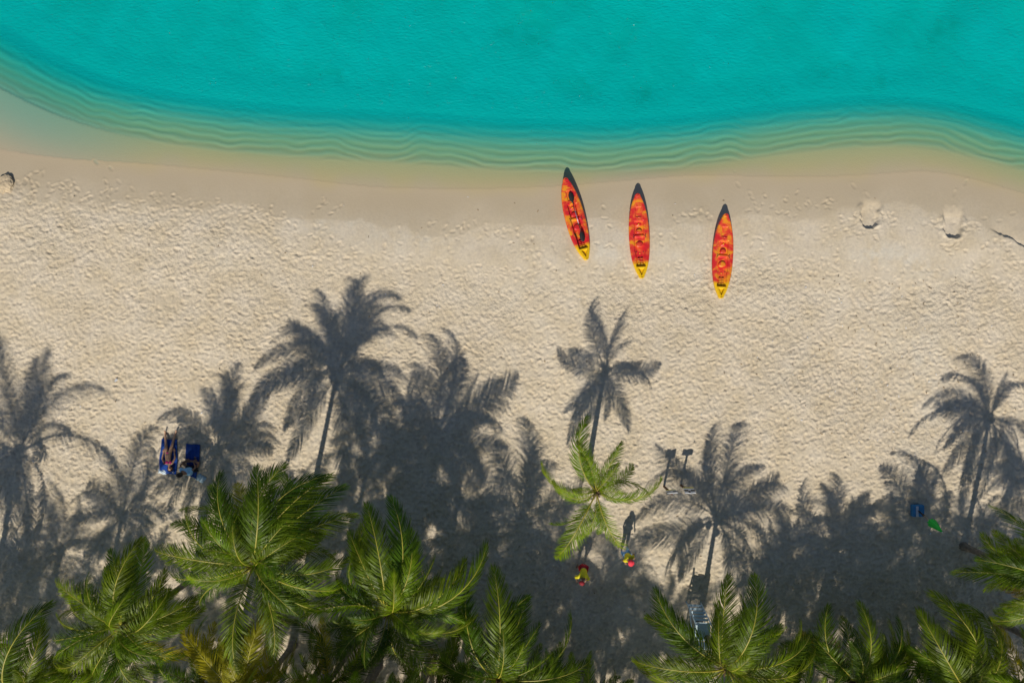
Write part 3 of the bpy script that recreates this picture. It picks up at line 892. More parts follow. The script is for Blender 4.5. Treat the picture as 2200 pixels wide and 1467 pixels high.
def build_kayak(swirl, loc, rotz, roll, label):
    root = empty("kayak", loc, (0, roll, rotz))
    tag(root, label, "kayak", "kayaks pulled up on the beach")
    NU, NV = 200, 44
    V = []; F = []

    def box(a, lo, hi, e):
        return min(max((a - lo) / e, 0), 1) * min(max((hi - a) / e, 0), 1)

    def deck(u, x, w):
        sheer = 0.255 + 0.085 * abs(2 * u - 1) ** 2.5
        q = abs(x) / max(w, 1e-4)
        z = sheer + 0.02 * (1 - q * q) - 0.045 * max(0, (q - .86) / .14) ** 2
        ax = abs(x)
        # cockpit channel
        cw = 0.205 + 0.03 * box(u, .5, .72, .05)
        ch = box(u, .315, .86, .012) * box(ax, -1, cw, .02)
        z -= 0.12 * ch
        z -= 0.05 * box(u, .56, .86, .02) * box(ax, -1, .15, .02)
        z += 0.075 * box(u, .475, .515, .012) * box(ax, -1, .2, .03)          # bulkhead between the seats
        z += 0.045 * box(u, .335, .385, .02) * max(0, 1 - (ax / .12) ** 2) * ch
        # front well, bow panel, cup
        z -= 0.045 * box(u, .155, .275, .006) * box(ax, -1, .125, .01)
        z -= 0.025 * box(u, .045, .14, .006) * (box(ax, .06, .075, .004) + box(u, .045, .055, .004) * box(ax, -1, .07, .004))
        r = math.hypot((u - .292) * KL, x); z -= 0.022 * (1 if r < .035 else 0)
        r = math.hypot((u - .357) * KL, x); z -= 0.012 * box(r, .06, .075, .006)
        r = math.hypot((u - .70) * KL, x); z -= 0.012 * box(r, .075, .09, .006)
        # stern well, a triangle
        if .875 < u < .965:
            tw = 0.125 * (0.968 - u) / .09
            z -= 0.10 * box(ax, -1, tw, .012) * box(u, .875, .966, .01)
        # side grooves
        z -= 0.018 * box(u, .16, .82, .02) * box(ax, cw + .02, cw + .035, .008)
        # paddle rest dents along the side
        for k in range(5):
            r = math.hypot((u - (.39 + .022 * k)) * KL, ax - .245); z -= 0.02 * (1 if r < .014 else 0)
        return z
    for i in range(NU + 1):
        u = 0.5 - 0.5 * math.cos(math.pi * i / NU) if False else i / NU
        u = min(max(u, 0.0006), 0.9994)
        w = kay_w(u)
        y = KL / 2 - u * KL
        for j in range(NV + 1):
            x = w * (2 * j / NV - 1)
            V.append((x, y, deck(u, x, w)))
        rocker = 0.10 * abs(2 * u - 1) ** 3 + 0.02
        sh = 0.255 + 0.085 * abs(2 * u - 1) ** 2.5
        for j in range(1, 12):
            a = math.pi * j / 12
            x = w * math.cos(a); f = math.sin(a) ** 0.6
            V.append((x, y, (sh - .05) * (1 - f) + rocker * f))
    row = NV + 1 + 11
    for i in range(NU):
        for j in range(row):
            a = i * row + j; b = i * row + (j + 1) % row
            F.append((a, b, b + row, a + row))
    F.append(tuple(range(row - 1, -1, -1))); F.append(tuple(range(NU * row, NU * row + row)))
    me = mesh_from("hull", V, [f[::-1] for f in F], (M_KAYAK,))
    hull = link_mesh("hull", me, root)
    Z = lambda u, x: deck(u, x, kay_w(u))
    Yu = lambda u: KL / 2 - u * KL

    def cap(name, u, x, r, hgt, mat, sq=1.0, n=24, z=None, flat=False):
        bm = bmesh.new()
        zz = (Z(u, x) if z is None else z) - 0.004
        c = [bm.verts.new((x + r * math.cos(6.2832 * k / n), Yu(u) + sq * r * math.sin(6.2832 * k / n) * (1 if math.sin(6.2832 * k / n) > 0 or not flat else .55), zz)) for k in range(n)]
        prev = c
        for (f, hh) in ((.97, .55), (.86, .9), (.6, 1.0)):
            nx_ = [bm.verts.new((x + (v.co.x - x) * f, Yu(u) + (v.co.y - Yu(u)) * f, zz + hgt * hh)) for v in c]
            for k in range(n): bm.faces.new((prev[k], prev[(k + 1) % n], nx_[(k + 1) % n], nx_[k]))
            prev = nx_
        bm.faces.new(prev)
        return link_mesh(name, bm_mesh(name, bm, (mat,), True), root)
    cap("seat", .448, 0, .145, .085, M_KAYAK, 0.95, flat=True)
    cap("seat", .603, 0, .175, .10, M_KAYAK, 1.0, flat=True, z=Z(.545, 0) - .03)
    cap("scupper_plug", .357, 0, .026, .02, M_YEL, n=12)
    cap("scupper_plug", .70, 0, .026, .02, M_YEL, n=12)
    for (u, x) in ((.330, .115), (.330, -.115), (.680, .150), (.680, -.150)):
        cap("drain_hole", u, x, .024, .006, M_BLACK, n=12)
    for k in range(5):
        for sx_ in (-1, 1):
            bm = bmesh.new()
            add_box(bm, (sx_ * .062, Yu(.762 + k * .0205), Z(.80, 0) + .035), (.10, .046, .07), None, .014)
            link_mesh("foot_rib", bm_mesh("foot_rib", bm, (M_KAYAK,), True), root)
    for sx_ in (-1, 1):
        y0 = Yu(.495)
        part_tube("strap", root, M_BLACK, [(sx_ * .19, y0 + .02, Z(.49, .19) + .02), (sx_ * .235, y0 - .01, Z(.5, .235) + .018), (sx_ * .275, y0 - .085, Z(.51, .275) + .012)], .012, 6)
        part_tube("strap", root, M_BLACK, [(sx_ * .235, y0 - .01, Z(.5, .235) + .018), (sx_ * .27, y0 + .07, Z(.47, .27) + .014)], .011, 6)
    # bow and stern toggles
    part_tube("carry_handle", root, M_BLACK, [(-.035, KL / 2 - .075, Z(.02, 0) - .004), (-.02, KL / 2 - .06, Z(.02, 0) + .022), (.02, KL / 2 - .06, Z(.02, 0) + .022), (.035, KL / 2 - .075, Z(.02, 0) - .004)], .008, 6)
    part_tube("carry_handle", root, M_BLACK, [(-.03, -KL / 2 + .06, Z(.98, 0) - .004), (0, -KL / 2 + .045, Z(.98, 0) + .018), (.03, -KL / 2 + .06, Z(.98, 0) - .004)], .007, 6)
    for (u, x) in ((.90, .15), (.90, -.15), (.94, .10), (.94, -.10)):
        cap("deck_fitting", u, x * .95, .010, .012, M_BLACK, n=8)
    for o in root.children:
        at = o.data.attributes.new("swirl", 'FLOAT', 'POINT')
        at.data.foreach_set("value", [swirl + (1.7 if o.name.startswith('seat') else 0)] * len(o.data.vertices))
    return root


def lay_kayak(bow, stern, swirl, roll, label, dz=0.0):
    a = W(*bow, .32); b = W(*stern, .30)
    c = (a + b) / 2
    ang = math.atan2(a.y - b.y, a.x - b.x) - math.pi / 2
    z = ground(c.x, c.y)
    return build_kayak(swirl, (c.x, c.y, z + dz - .012), ang, roll, label)


k1 = lay_kayak((1214, 387), (1258, 553), 0.3, R(7), "orange and red kayak lying slanted, nearest the water, with a black paddle on it", .03)
lay_kayak((1370, 418), (1379, 596), 3.7, R(0), "empty orange and red kayak, the middle one of three")
lay_kayak((1560, 460), (1549, 640), 8.1, R(0), "empty orange and red kayak with a broad yellow orange front well, farthest up the beach")

# paddle lying on the first kayak
pa = W(1225, 413, .36); pb = W(1254, 518, .36)
pc = (pa + pb) / 2
pr = empty("paddle", (pc.x, pc.y, 0), (0, 0, math.atan2(pa.y - pb.y, pa.x - pb.x) - math.pi / 2))
tag(pr, "double bladed paddle with black blades lying along the slanted kayak", "paddle")
zP = ground(pc.x, pc.y) + .375
pl = (pa - pb).length
pr.location.z = zP


def paddle_blade(sgn):
    V = []; F = []
    prof = [(0, .016), (.05, .04), (.12, .085), (.22, .105), (.32, .105), (.40, .085), (.45, .045), (.46, .02)]
    for (d, w) in prof:
        y = sgn * (pl / 2 - .46 + d)
        for k, x in enumerate((-w, -w * .4, 0, w * .4, w)):
            V.append((x, y, .012 * (1 - abs(x) / .1) + (.012 if k == 2 else 0)))
    n = len(prof)
    for i in range(n - 1):
        for k in range(4):
            a = i * 5 + k
            F.append((a, a + 1, a + 6, a + 5))
    m0 = len(V)
    V += [(x, y, z - .016) for (x, y, z) in V]
    F += [tuple(reversed([q + m0 for q in f])) for f in F]
    edge = [i * 5 for i in range(n)] + [(n - 1) * 5 + k for k in range(1, 5)] + [i * 5 + 4 for i in range(n - 2, -1, -1)] + [3, 2, 1]
    for a, b in zip(edge, edge[1:] + edge[:1]): F.append((a, b, b + m0, a + m0))
    bm = bmesh.new()
    vs = [bm.verts.new(v) for v in V]
    for f in F: bm.faces.new([vs[q] for q in f])
    bmesh.ops.recalc_face_normals(bm, faces=bm.faces)
    link_mesh("blade", bm_mesh("blade", bm, (M_BLACK,), True), pr)


paddle_blade(1); paddle_blade(-1)
part_tube("shaft", pr, M_BLACK, [(0, -pl / 2 + .44, 0), (0, -.30, 0)], .017)
part_tube("shaft", pr, M_METAL, [(0, -.30, 0), (0, .30, 0)], .0165)["label"] = "bare metal middle of the shaft"
part_tube("shaft", pr, M_BLACK, [(0, .30, 0), (0, pl / 2 - .44, 0)], .017)

# ------------------------------------------------------------------ people
M_SKIN = plain("skin", (0.42, 0.24, 0.15), 0.5, var=0.08)
M_SKIN2 = plain("tanned_skin", (0.26, 0.13, 0.075), 0.5, var=0.08)
M_HAIR = plain("dark_hair", (0.015, 0.011, 0.009), 0.5, bump=.004, bscale=80)
M_HAIRB = plain("brown_hair", (0.055, 0.030, 0.015), 0.55, bump=.004, bscale=80)
M_PINK = plain("pink_fabric", (0.80, 0.03, 0.25), 0.7)
M_SHIRT_Y = plain("yellow_shirt", (0.72, 0.62, 0.012), 0.75, bump=.006, bscale=12, var=.1)
M_RED = plain("red_fabric", (0.50, 0.012, 0.022), 0.75, bump=.005, bscale=14, var=.1)
M_MAROON = plain("maroon_fabric", (0.26, 0.010, 0.022), 0.75, var=.1)
M_CAPRED = plain("bright_red_fabric", (0.72, 0.03, 0.06), 0.7, var=.08)
M_SHIRT_B = plain("light_blue_shirt", (0.26, 0.50, 0.72), 0.8, bump=.008, bscale=12, var=.12)
M_PANTS_B = plain("light_blue_trousers", (0.22, 0.42, 0.75), 0.8, bump=.006, bscale=12, var=.1)
M_SHORT_K = plain("dark_shorts", (0.02, 0.022, 0.03), 0.8, bump=.005, bscale=14)
M_BLUE = plain("bright_blue_fabric", (0.012, 0.11, 0.55), 0.75, bump=.006, bscale=12, var=.12)
M_DARK = plain("dark_features", (0.03, 0.015, 0.012), 0.4)


def skin_mesh(name, nodes, edges, mat, parent, root=0, sub=2, branch=0.6):
    """nodes: list of (pos, radius or (rx, ry)); the surface grown around the edges becomes one mesh"""
    me = bpy.data.meshes.new(name)
    me.from_pydata([tuple(n[0]) for n in nodes], edges, [])
    o = bpy.data.objects.new(name, me)
    COL.objects.link(o)
    if parent is not None: o.parent = parent
    me.materials.append(mat)
    md = o.modifiers.new("Skin", 'SKIN')
    md.branch_smoothing = branch
    md.use_smooth_shade = True
    sv = me.skin_vertices[0].data
    for i, nd in enumerate(nodes):
        r = nd[1]
        sv[i].radius = r if isinstance(r, tuple) else (r, r)
        sv[i].use_root = (i == root)
    s = o.modifiers.new("Subdivision", 'SUBSURF'); s.levels = sub; s.render_levels = sub
    return o


def human(root, J, skin, scale=1.0):
    """one continuous body. J gives joints: pelvis chest neck head face (direction of the face) and for l, r:
    shoulder elbow wrist hand(direction) hip knee ankle toe"""
    nodes = []; edges = []; idx = {}

    def add(key, pos, r, frm=None):
        nodes.append((Vector(pos), r)); idx[key] = len(nodes) - 1
        if frm is not None: edges.append((idx[frm], idx[key]))
        return idx[key]
    Vv = lambda k: Vector(J[k])
    add("pelvis", J["pelvis"], .125)
    mid = (Vv("pelvis") + Vv("chest")) / 2
    add("waist", mid, .105, "pelvis"); add("chest", J["chest"], .125, "waist")
    add("neck", J["neck"], .055, "chest")
    hd = Vv("head"); nk = Vv("neck"); up = (hd - nk).normalized(); face = Vector(J["face"]).normalized()
    add("jaw", hd - up * .05 + face * .015, (.068, .070), "neck"); add("head", hd + up * .03, (.085, .09), "jaw"); add("crown", hd + up * .09, (.06, .065), "head")
    add("nose", hd + face * .105 - up * .01, .013, "head")
    sd = up.cross(face).normalized()
    for s_ in (-1, 1): add("ear%d" % s_, hd + sd * .09 * s_, .014, "head")
    for s_ in "lr":
        sh, el, wr = Vv("shoulder_" + s_), Vv("elbow_" + s_), Vv("wrist_" + s_)
        add("sh" + s_, sh, .055, "chest"); add("ua" + s_, sh.lerp(el, .45), .047, "sh" + s_); add("el" + s_, el, .037, "ua" + s_)
        add("fa" + s_, el.lerp(wr, .4), .038, "el" + s_); add("wr" + s_, wr, .025, "fa" + s_)
        hdv = Vector(J["hand_" + s_]).normalized()
        side = hdv.cross(Vector((0, 0, 1)))
        side = Vector((1, 0, 0)) if side.length < .2 else side.normalized()
        pn = side.cross(hdv)
        add("pm" + s_, wr + hdv * .05, (.036, .018), "wr" + s_)
        add("kn" + s_, wr + hdv * .085, (.038, .014), "pm" + s_)
        for q, (off, ln) in enumerate(((-.030, .062), (-.010, .075), (.011, .070), (.031, .055))):
            b = wr + hdv * .10 + side * off
            add("f%d%s" % (q, s_), b, .0095, "kn" + s_)
            add("g%d%s" % (q, s_), b + hdv * ln * .5 - pn * .008, .0085, "f%d%s" % (q, s_))
            add("h%d%s" % (q, s_), b + hdv * ln * .95 - pn * .025, .007, "g%d%s" % (q, s_))
        sg = -1 if s_ == "l" else 1
        add("t0" + s_, wr + hdv * .045 + side * sg * .045, .011, "pm" + s_)
        add("t1" + s_, wr + hdv * .085 + side * sg * .06 - pn * .01, .009, "t0" + s_)
        hp, kn, an, to = Vv("hip_" + s_), Vv("knee_" + s_), Vv("ankle_" + s_), Vv("toe_" + s_)
        add("hp" + s_, hp, .090, "pelvis"); add("th" + s_, hp.lerp(kn, .45), .075, "hp" + s_); add("kk" + s_, kn, .053, "th" + s_)
        add("cf" + s_, kn.lerp(an, .35), .053, "kk" + s_); add("an" + s_, an, .034, "cf" + s_)
        fd = (to - an)
        add("hl" + s_, an - fd * .22, .030, "an" + s_)
        add("ft" + s_, an + fd * .55, (.040, .026), "an" + s_); add("to" + s_, to, (.036, .016), "ft" + s_)
    body = skin_mesh("body", nodes, edges, skin, root)
    # features of the face
    for s_ in (-1, 1):
        bm = bmesh.new(); bmesh.ops.create_icosphere(bm, subdivisions=1, radius=.011)
        link_mesh("eye", bm_mesh("eye", bm, (M_DARK,), True), body, loc=hd + face * .083 + sd * .031 * s_ + up * .012)
    bm = bmesh.new(); bmesh.ops.create_icosphere(bm, subdivisions=1, radius=.014)
    m_ = link_mesh("mouth", bm_mesh("mouth", bm, (M_RED,), True), body, loc=hd + face * .083 - up * .045)
    m_.scale = (1.2, .5, .5)
    return body, hd, up, face, sd


def hair(root, hd, up, face, mat, length=.0, name="hair", r=.108):
    bm = bmesh.new()
    bmesh.ops.create_icosphere(bm, subdivisions=3, radius=r)
    rg = random.Random(4)
    kill = []
    for v in bm.verts:
        d = v.co.normalized()
        if d.dot(face) > .45 and d.dot(up) < .55: kill.append(v)
        elif d.dot(up) < -.55: kill.append(v)
        else:
            v.co *= 1 + .05 * rg.random()
            if length and d.dot(face) < 0 and d.dot(up) < .2: v.co += -up * length * (1 - d.dot(up))
    bmesh.ops.delete(bm, geom=kill, context='VERTS')
    bmesh.ops.solidify(bm, geom=bm.faces[:], thickness=.015)
    o = link_mesh(name, bm_mesh(name, bm, (mat,), True), root, loc=hd + up * .022)
    return o


def cap_hat(root, hd, up, face, mat, brim=.11):
    bm = bmesh.new()
    bmesh.ops.create_uvsphere(bm, u_segments=18, v_segments=10, radius=.118)
    kill = [v for v in bm.verts if v.co.z < -.01]
    bmesh.ops.delete(bm, geom=kill, context='VERTS')
    for v in bm.verts: v.co.z *= .92
    # brim all around, longer in front
    n = 24
    a = [bm.verts.new((.112 * math.cos(6.2832 * k / n), .112 * math.sin(6.2832 * k / n), .004)) for k in range(n)]
    b = []
    for k in range(n):
        c = math.cos(6.2832 * k / n); rr_ = .118 + brim * max(0, c) ** 1.5
        b.append(bm.verts.new((rr_ * c, rr_ * math.sin(6.2832 * k / n), -.012)))
    for k in range(n): bm.faces.new((a[k], a[(k + 1) % n], b[(k + 1) % n], b[k]))
    o = link_mesh("cap", bm_mesh("cap", bm, (mat,), True), root)
    x = (face - up * face.dot(up)).normalized(); y = up.cross(x)
    o.matrix_local = Matrix.Translation(hd + up * .035) @ Matrix((x, y, up)).transposed().to_4x4()
    return o


def garment(name, root, nodes, edges, mat):
    return skin_mesh(name, nodes, edges, mat, root, sub=2, branch=.8)


# ---- towels
M_TOWEL = plain("blue_towel", (0.008, 0.055, 0.30), 0.95, bump=.01, bscale=60, var=.2)
M_TOWEL2 = plain("darker_blue_towel", (0.006, 0.045, 0.24), 0.95, bump=.01, bscale=60, var=.2)


def ground_top(x, y):
    i = int(np.searchsorted(GX, x)); j = int(np.searchsorted(GY, y))
    return float(GZ[j - 3:j + 4, i - 3:i + 4].max())


def towel(corners, mat, label, seed):
    P = [W(*c) for c in corners]        # top-left, top-right, bottom-right, bottom-left
    n, m = 24, 44
    V = []; F = []
    for j in range(m + 1):
        for i in range(n + 1):
            u, v = i / n, j / m
            p = (P[0] * (1 - u) + P[1] * u) * (1 - v) + (P[3] * (1 - u) + P[2] * u) * v
            wob = .02 * math.sin(6 * v + seed) * (1 - 2 * u)
            p = p + Vector((wob, .015 * math.sin(7 * u + seed), 0))
            z = .5 * ground(p.x, p.y) + .5 * ground_top(p.x, p.y) + .034 + .010 * math.sin(9 * u + 5 * v + seed) * math.sin(7 * v + seed) + .006 * math.sin(23 * u - 8 * v)
            V.append((p.x, p.y, z))
    for j in range(m):
        for i in range(n):
            a = j * (n + 1) + i
            F.append((a, a + n + 1, a + n + 2, a + 1))
    me = mesh_from("towel", V, F, (mat,))
    o = link_mesh("beach_towel", me)
    md = o.modifiers.new("Solidify", 'SOLIDIFY'); md.thickness = .012
    tag(o, label, "towel", "blue beach towels")
    return o


towel([(349, 942), (384, 944), (381, 1019), (344, 1013)], M_TOWEL, "blue towel under the woman in a pink bikini", 1.0)
towel([(402, 952), (432, 955), (424, 1028), (402, 1018)], M_TOWEL2, "darker blue towel under the person in a light blue shirt", 2.6)

# ---- woman lying on her back, feet towards the sea
pw = W(363, 975)
zw = ground(pw.x, pw.y) + .05
wroot = empty("person", (pw.x, pw.y, zw))
tag(wroot, "woman in a pink bikini lying on her back on a blue towel", "person")


def P_(px, py, z):
    q = W(px, py, z + zw)
    return (q.x - pw.x, q.y - pw.y, z)


JW = dict(pelvis=P_(361, 976, .13), chest=P_(361.5, 993, .14), neck=P_(363.5, 1000.5, .15), head=P_(365.5, 1006.5, .15), face=(.1, .15, 1),
          shoulder_l=P_(354.5, 996, .11), shoulder_r=P_(369, 996, .11), elbow_l=P_(348.5, 985, .06), elbow_r=P_(376, 984, .06),
          wrist_l=P_(351, 972.5, .08), wrist_r=P_(374.5, 971, .08), hand_l=(0.1, 1, 0), hand_r=(-.1, 1, 0),
          hip_l=P_(357, 971, .12), hip_r=P_(366, 971, .12), knee_l=P_(356.5, 951, .14), knee_r=P_(371, 951, .14),
          ankle_l=P_(354.5, 930, .05), ankle_r=P_(377.5, 929, .05), toe_l=P_(353.5, 925, .13), toe_r=P_(378.5, 924, .13))
b, hd, up, face, sd = human(wroot, JW, M_SKIN)
hair(wroot, hd, up, face, M_HAIRB, .05)
garment("bikini_bottom", wroot, [(Vector(P_(361, 974.5, .135)), (.125, .12)), (Vector(P_(361.5, 970, .13)), (.075, .105))], [(0, 1)], M_PINK)
for dx in (-3.6, 3.6):
    bm = bmesh.new(); bmesh.ops.create_icosphere(bm, subdivisions=2, radius=.062)
    o = link_mesh("bikini_cup", bm_mesh("bikini_cup", bm, (M_PINK,), True), wroot, loc=P_(361.8 + dx, 993, .215)); o.scale = (1, 1, .62)
part_tube("bikini_strap", wroot, M_PINK, [P_(354, 995, .17), P_(361.5, 994.5, .245), P_(369, 995, .17)], .012, 6)

# ---- person sitting cross-legged in a light blue shirt
ps = W(412, 1006)
zs = ground(ps.x, ps.y) + .04
sroot = empty("person", (ps.x, ps.y, zs))
tag(sroot, "dark haired person in a light blue shirt sitting hunched on the darker towel", "person")
q = lambda x, y, z: (x, y, z)
JS = dict(pelvis=q(.12, -.06, .11), chest=q(-.02, -.05, .46), neck=q(-.07, -.10, .60), head=q(-.14, -.12, .72), face=(-.75, .45, -.35),
          shoulder_l=q(-.20, .00, .50), shoulder_r=q(.13, -.12, .50), elbow_l=q(-.30, .22, .30), elbow_r=q(.32, .10, .28),
          wrist_l=q(-.16, .36, .17), wrist_r=q(.20, .30, .18), hand_l=(.8, .4, -.1), hand_r=(-.8, .4, -.1),
          hip_l=q(.02, .0, .12), hip_r=q(.22, .0, .12), knee_l=q(-.32, .30, .16), knee_r=q(.42, .28, .16),
          ankle_l=q(.12, .34, .07), ankle_r=q(-.05, .36, .07), toe_l=q(.28, .38, .05), toe_r=q(-.22, .40, .05))
b, hd, up, face, sd = human(sroot, JS, M_SKIN2)
hair(sroot, hd, up, face, M_HAIR, .03, r=.118)
garment("shirt", sroot, [(Vector(JS["pelvis"]) + Vector((0, 0, .06)), .22), (Vector((.05, -.06, .28)), .24), (Vector(JS["chest"]), .25),
                         (Vector(JS["shoulder_l"]), .11), (Vector((-.255, .12, .40)), .075), (Vector(JS["shoulder_r"]), .11), (Vector((.235, -.01, .38)), .075)],
        [(0, 1), (1, 2), (2, 3), (3, 4), (2, 5), (5, 6)], M_SHIRT_B)
garment("shorts", sroot, [(Vector(JS["pelvis"]), .145), (Vector(JS["hip_l"]), .105), (Vector((-.15, .17, .15)), .092), (Vector(JS["hip_r"]), .105), (Vector((.33, .16, .15)), .092)],
        [(0, 1), (1, 2), (0, 3), (3, 4)], M_SHORT_K)


# ---- standing figures
def standing(px, py, face_deg, skin, label, cat_parts, scale=1.0, lean=.06):
    base = W(px, py)
    z = ground(base.x, base.y)
    root = empty("person", (base.x, base.y, z), (0, 0, R(face_deg)))
    root.scale = (scale,) * 3
    tag(root, label, "person", "lifeguards in red and yellow" if cat_parts != "blue" else None)
    J = dict(pelvis=(0, 0, .93), chest=(0, lean * .8, 1.28), neck=(0, lean, 1.46), head=(0, lean * 1.7, 1.60), face=(0, 1, -.25),
             shoulder_l=(-.20, lean * .8, 1.40), shoulder_r=(.20, lean * .8, 1.40), elbow_l=(-.30, .02, 1.14), elbow_r=(.29, .04, 1.14),
             wrist_l=(-.24, .20, .98), wrist_r=(.22, .24, 1.02), hand_l=(.2, .8, -.2), hand_r=(-.2, .8, -.1),
             hip_l=(-.10, 0, .90), hip_r=(.10, 0, .90), knee_l=(-.13, .04, .49), knee_r=(.13, .10, .49),
             ankle_l=(-.15, -.02, .09), ankle_r=(.15, .04, .09), toe_l=(-.17, .15, .03), toe_r=(.17, .21, .03))
    return root, J


def shirt_on(root, J, mat, sleeve=.5):
    V_ = lambda k: Vector(J[k])
    nd = [(V_("pelvis") + Vector((0, 0, .02)), .175), ((V_("pelvis") + V_("chest")) / 2, .19), (V_("chest"), .225), (V_("chest").lerp(V_("neck"), .7), .14)]
    ed = [(0, 1), (1, 2), (2, 3)]
    for s_ in "lr":
        k = len(nd)
        nd += [(V_("shoulder_" + s_), .10), (V_("shoulder_" + s_).lerp(V_("elbow_" + s_), sleeve), .068)]
        ed += [(2, k), (k, k + 1)]
        if sleeve > .8:
            nd += [(V_("elbow_" + s_).lerp(V_("wrist_" + s_), .7), .048)]; ed += [(k + 1, k + 2)]
    garment("shirt", root, nd, ed, mat)


def trousers_on(root, J, mat, full=False):
    V_ = lambda k: Vector(J[k])
    nd = [(V_("pelvis"), .142)]; ed = []
    for s_ in "lr":
        k = len(nd)
        nd += [(V_("hip_" + s_) - Vector((0, 0, .03)), .108), (V_("hip_" + s_).lerp(V_("knee_" + s_), .78), .088)]
        ed += [(0, k), (k, k + 1)]
        if full:
            nd += [(V_("knee_" + s_).lerp(V_("ankle_" + s_), .9), .062)]; ed += [(k + 1, k + 2)]
    garment("trousers" if full else "shorts", root, nd, ed, mat)


root, J = standing(1248, 1211, 168, M_SKIN2, "lifeguard in yellow shirt, long red shorts and dark red cap bending forward on shaded sand", "", .97)
J.update(pelvis=(0, -.12, .92), chest=(0, .10, 1.22), neck=(0, .22, 1.35), head=(0.03, .30, 1.45), face=(0, .5, -.8),
         shoulder_l=(-.20, .18, 1.28), shoulder_r=(.20, .18, 1.28), elbow_l=(-.28, .22, 1.02), elbow_r=(.28, .26, 1.02),
         wrist_l=(-.20, .38, .86), wrist_r=(.18, .42, .88), hip_l=(-.10, -.12, .88), hip_r=(.10, -.12, .88), knee_l=(-.13, -.02, .48), knee_r=(.13, .02, .48))
b, hd, up, face, sd = human(root, J, M_SKIN2); shirt_on(root, J, M_SHIRT_Y, .95); trousers_on(root, J, M_RED); cap_hat(root, hd, up, face, M_MAROON, .07)

root, J = standing(1339, 1177, 205, M_SKIN2, "lifeguard in yellow shirt, light blue trousers and bright red cap under a frond tip", "", .93)
b, hd, up, face, sd = human(root, J, M_SKIN2); shirt_on(root, J, M_SHIRT_Y, .55); trousers_on(root, J, M_PANTS_B, True); cap_hat(root, hd, up, face, M_CAPRED, .12)

# person in a blue shirt under the palms by the right bottom corner
f = H / (H - 1.3)
bx, by = 1100 + (2088 - 1100) / f, 733.5 + (1404 - 733.5) / f
root, J = standing(bx, by, 60, M_SKIN2, "dark haired person in a bright blue shirt half hidden under the palm", "blue", .97)
b, hd, up, face, sd = human(root, J, M_SKIN2); shirt_on(root, J, M_BLUE, .6); trousers_on(root, J, M_SHORT_K, True); hair(root, hd, up, face, M_HAIR, .04)

# ---- small things by the towels
M_PAPER = plain("pale_blue_paper", (0.42, 0.55, 0.62), 0.8, var=.1)
M_PHONE = plain("phone_case", (0.42, 0.24, 0.26), 0.4)


def book(px, py, label):
    p = W(px, py)
    root = empty("book", (p.x, p.y, ground(p.x, p.y) + .02), (0, 0, R(-32)))
    tag(root, label, "book")
    for sx_ in (-1, 1):
        V = []; F = []
        for i in range(9):
            for k, y in enumerate((-.14, .14)):
                t = i / 8; x = sx_ * .20 * t
                V.append((x, y, .012 + .030 * math.sin(math.pi * min(1, t * 1.1)) * (1 - .5 * t)))
        for i in range(8):
            a = 2 * i; F.append((a, a + 1, a + 3, a + 2) if sx_ < 0 else (a, a + 2, a + 3, a + 1))
        o = link_mesh("page_block", mesh_from("page_block", V, F, (M_PAPER,)), root)
        md = o.modifiers.new("Solidify", 'SOLIDIFY'); md.thickness = .018
    part_box("cover", root, M_SHIRT_B, (0, 0, -.012), (.42, .30, .008))


book(431.5, 1027, "open pale blue book on the sand beside the darker towel")
p = W(421.5, 984)
phone = empty("phone", (p.x, p.y, .5 * ground(p.x, p.y) + .5 * ground_top(p.x, p.y) + .066), (0, 0, R(2)))
tag(phone, "small pinkish phone lying on the darker towel", "phone")
part_box("phone_case", phone, M_PHONE, (0, 0, 0), (.08, .16, .012), None, .004)
part_box("screen", phone, M_BLACK, (0, 0, .007), (.066, .14, .003))
# crumpled white cloth by the woman's head
p = W(351, 1012)
M_CLOTH = plain("white_cloth", (0.62, 0.72, 0.80), 0.9, bump=.01, bscale=20)
V = []; F = []
n = 22
rg = random.Random(9)
for j in range(n + 1):
    for i in range(n + 1):
        u, v = i / n - .5, j / n - .5
        r_ = math.hypot(u, v)
        z = .09 * max(0, 1 - (r_ / .5) ** 2) * (.6 + .4 * math.sin(14 * u + 9 * v) * math.cos(11 * v - 5 * u)) + .008 * rg.random() + .004
        V.append((u * .36 * (1 + .12 * math.sin(9 * v)), v * .20 * (1 + .2 * math.sin(8 * u)), z))
for j in range(n):
    for i in range(n):
        a = j * (n + 1) + i; F.append((a, a + 1, a + n + 2, a + n + 1))
cl = link_mesh("folded_cloth", mesh_from("folded_cloth", V, F, (M_CLOTH,)), loc=(p.x, p.y, ground(p.x, p.y) + .045), rot=(0, 0, R(-12)))
md = cl.modifiers.new("Solidify", 'SOLIDIFY'); md.thickness = .008
tag(cl, "crumpled pale cloth on the towel beside the woman's head", "cloth")
p = W(376, 1013)
can = empty("drink_cup", (p.x, p.y, ground(p.x, p.y) + .045))
tag(can, "small pale cup on the corner of the woman's towel", "cup")
part_tube("cup_body", can, M_PAPER, [(0, 0, 0), (0, 0, .11)], [.03, .04], 14)
part_tube("lid", can, M_METAL, [(0, 0, .111), (0, 0, .122)], [.043, .036], 14)

# ------------------------------------------------------------------ two signs on posts
M_POST = plain("brown_post", (0.10, 0.045, 0.025), 0.8, bump=.004, var=.3)
M_WHITE = plain("white_board", (0.72, 0.74, 0.78), 0.5, var=.05)
M_YSTR = plain("yellow_board", (0.62, 0.52, 0.06), 0.5, var=.06)
M_SBLK = plain("black_board", (0.02, 0.02, 0.025), 0.5)


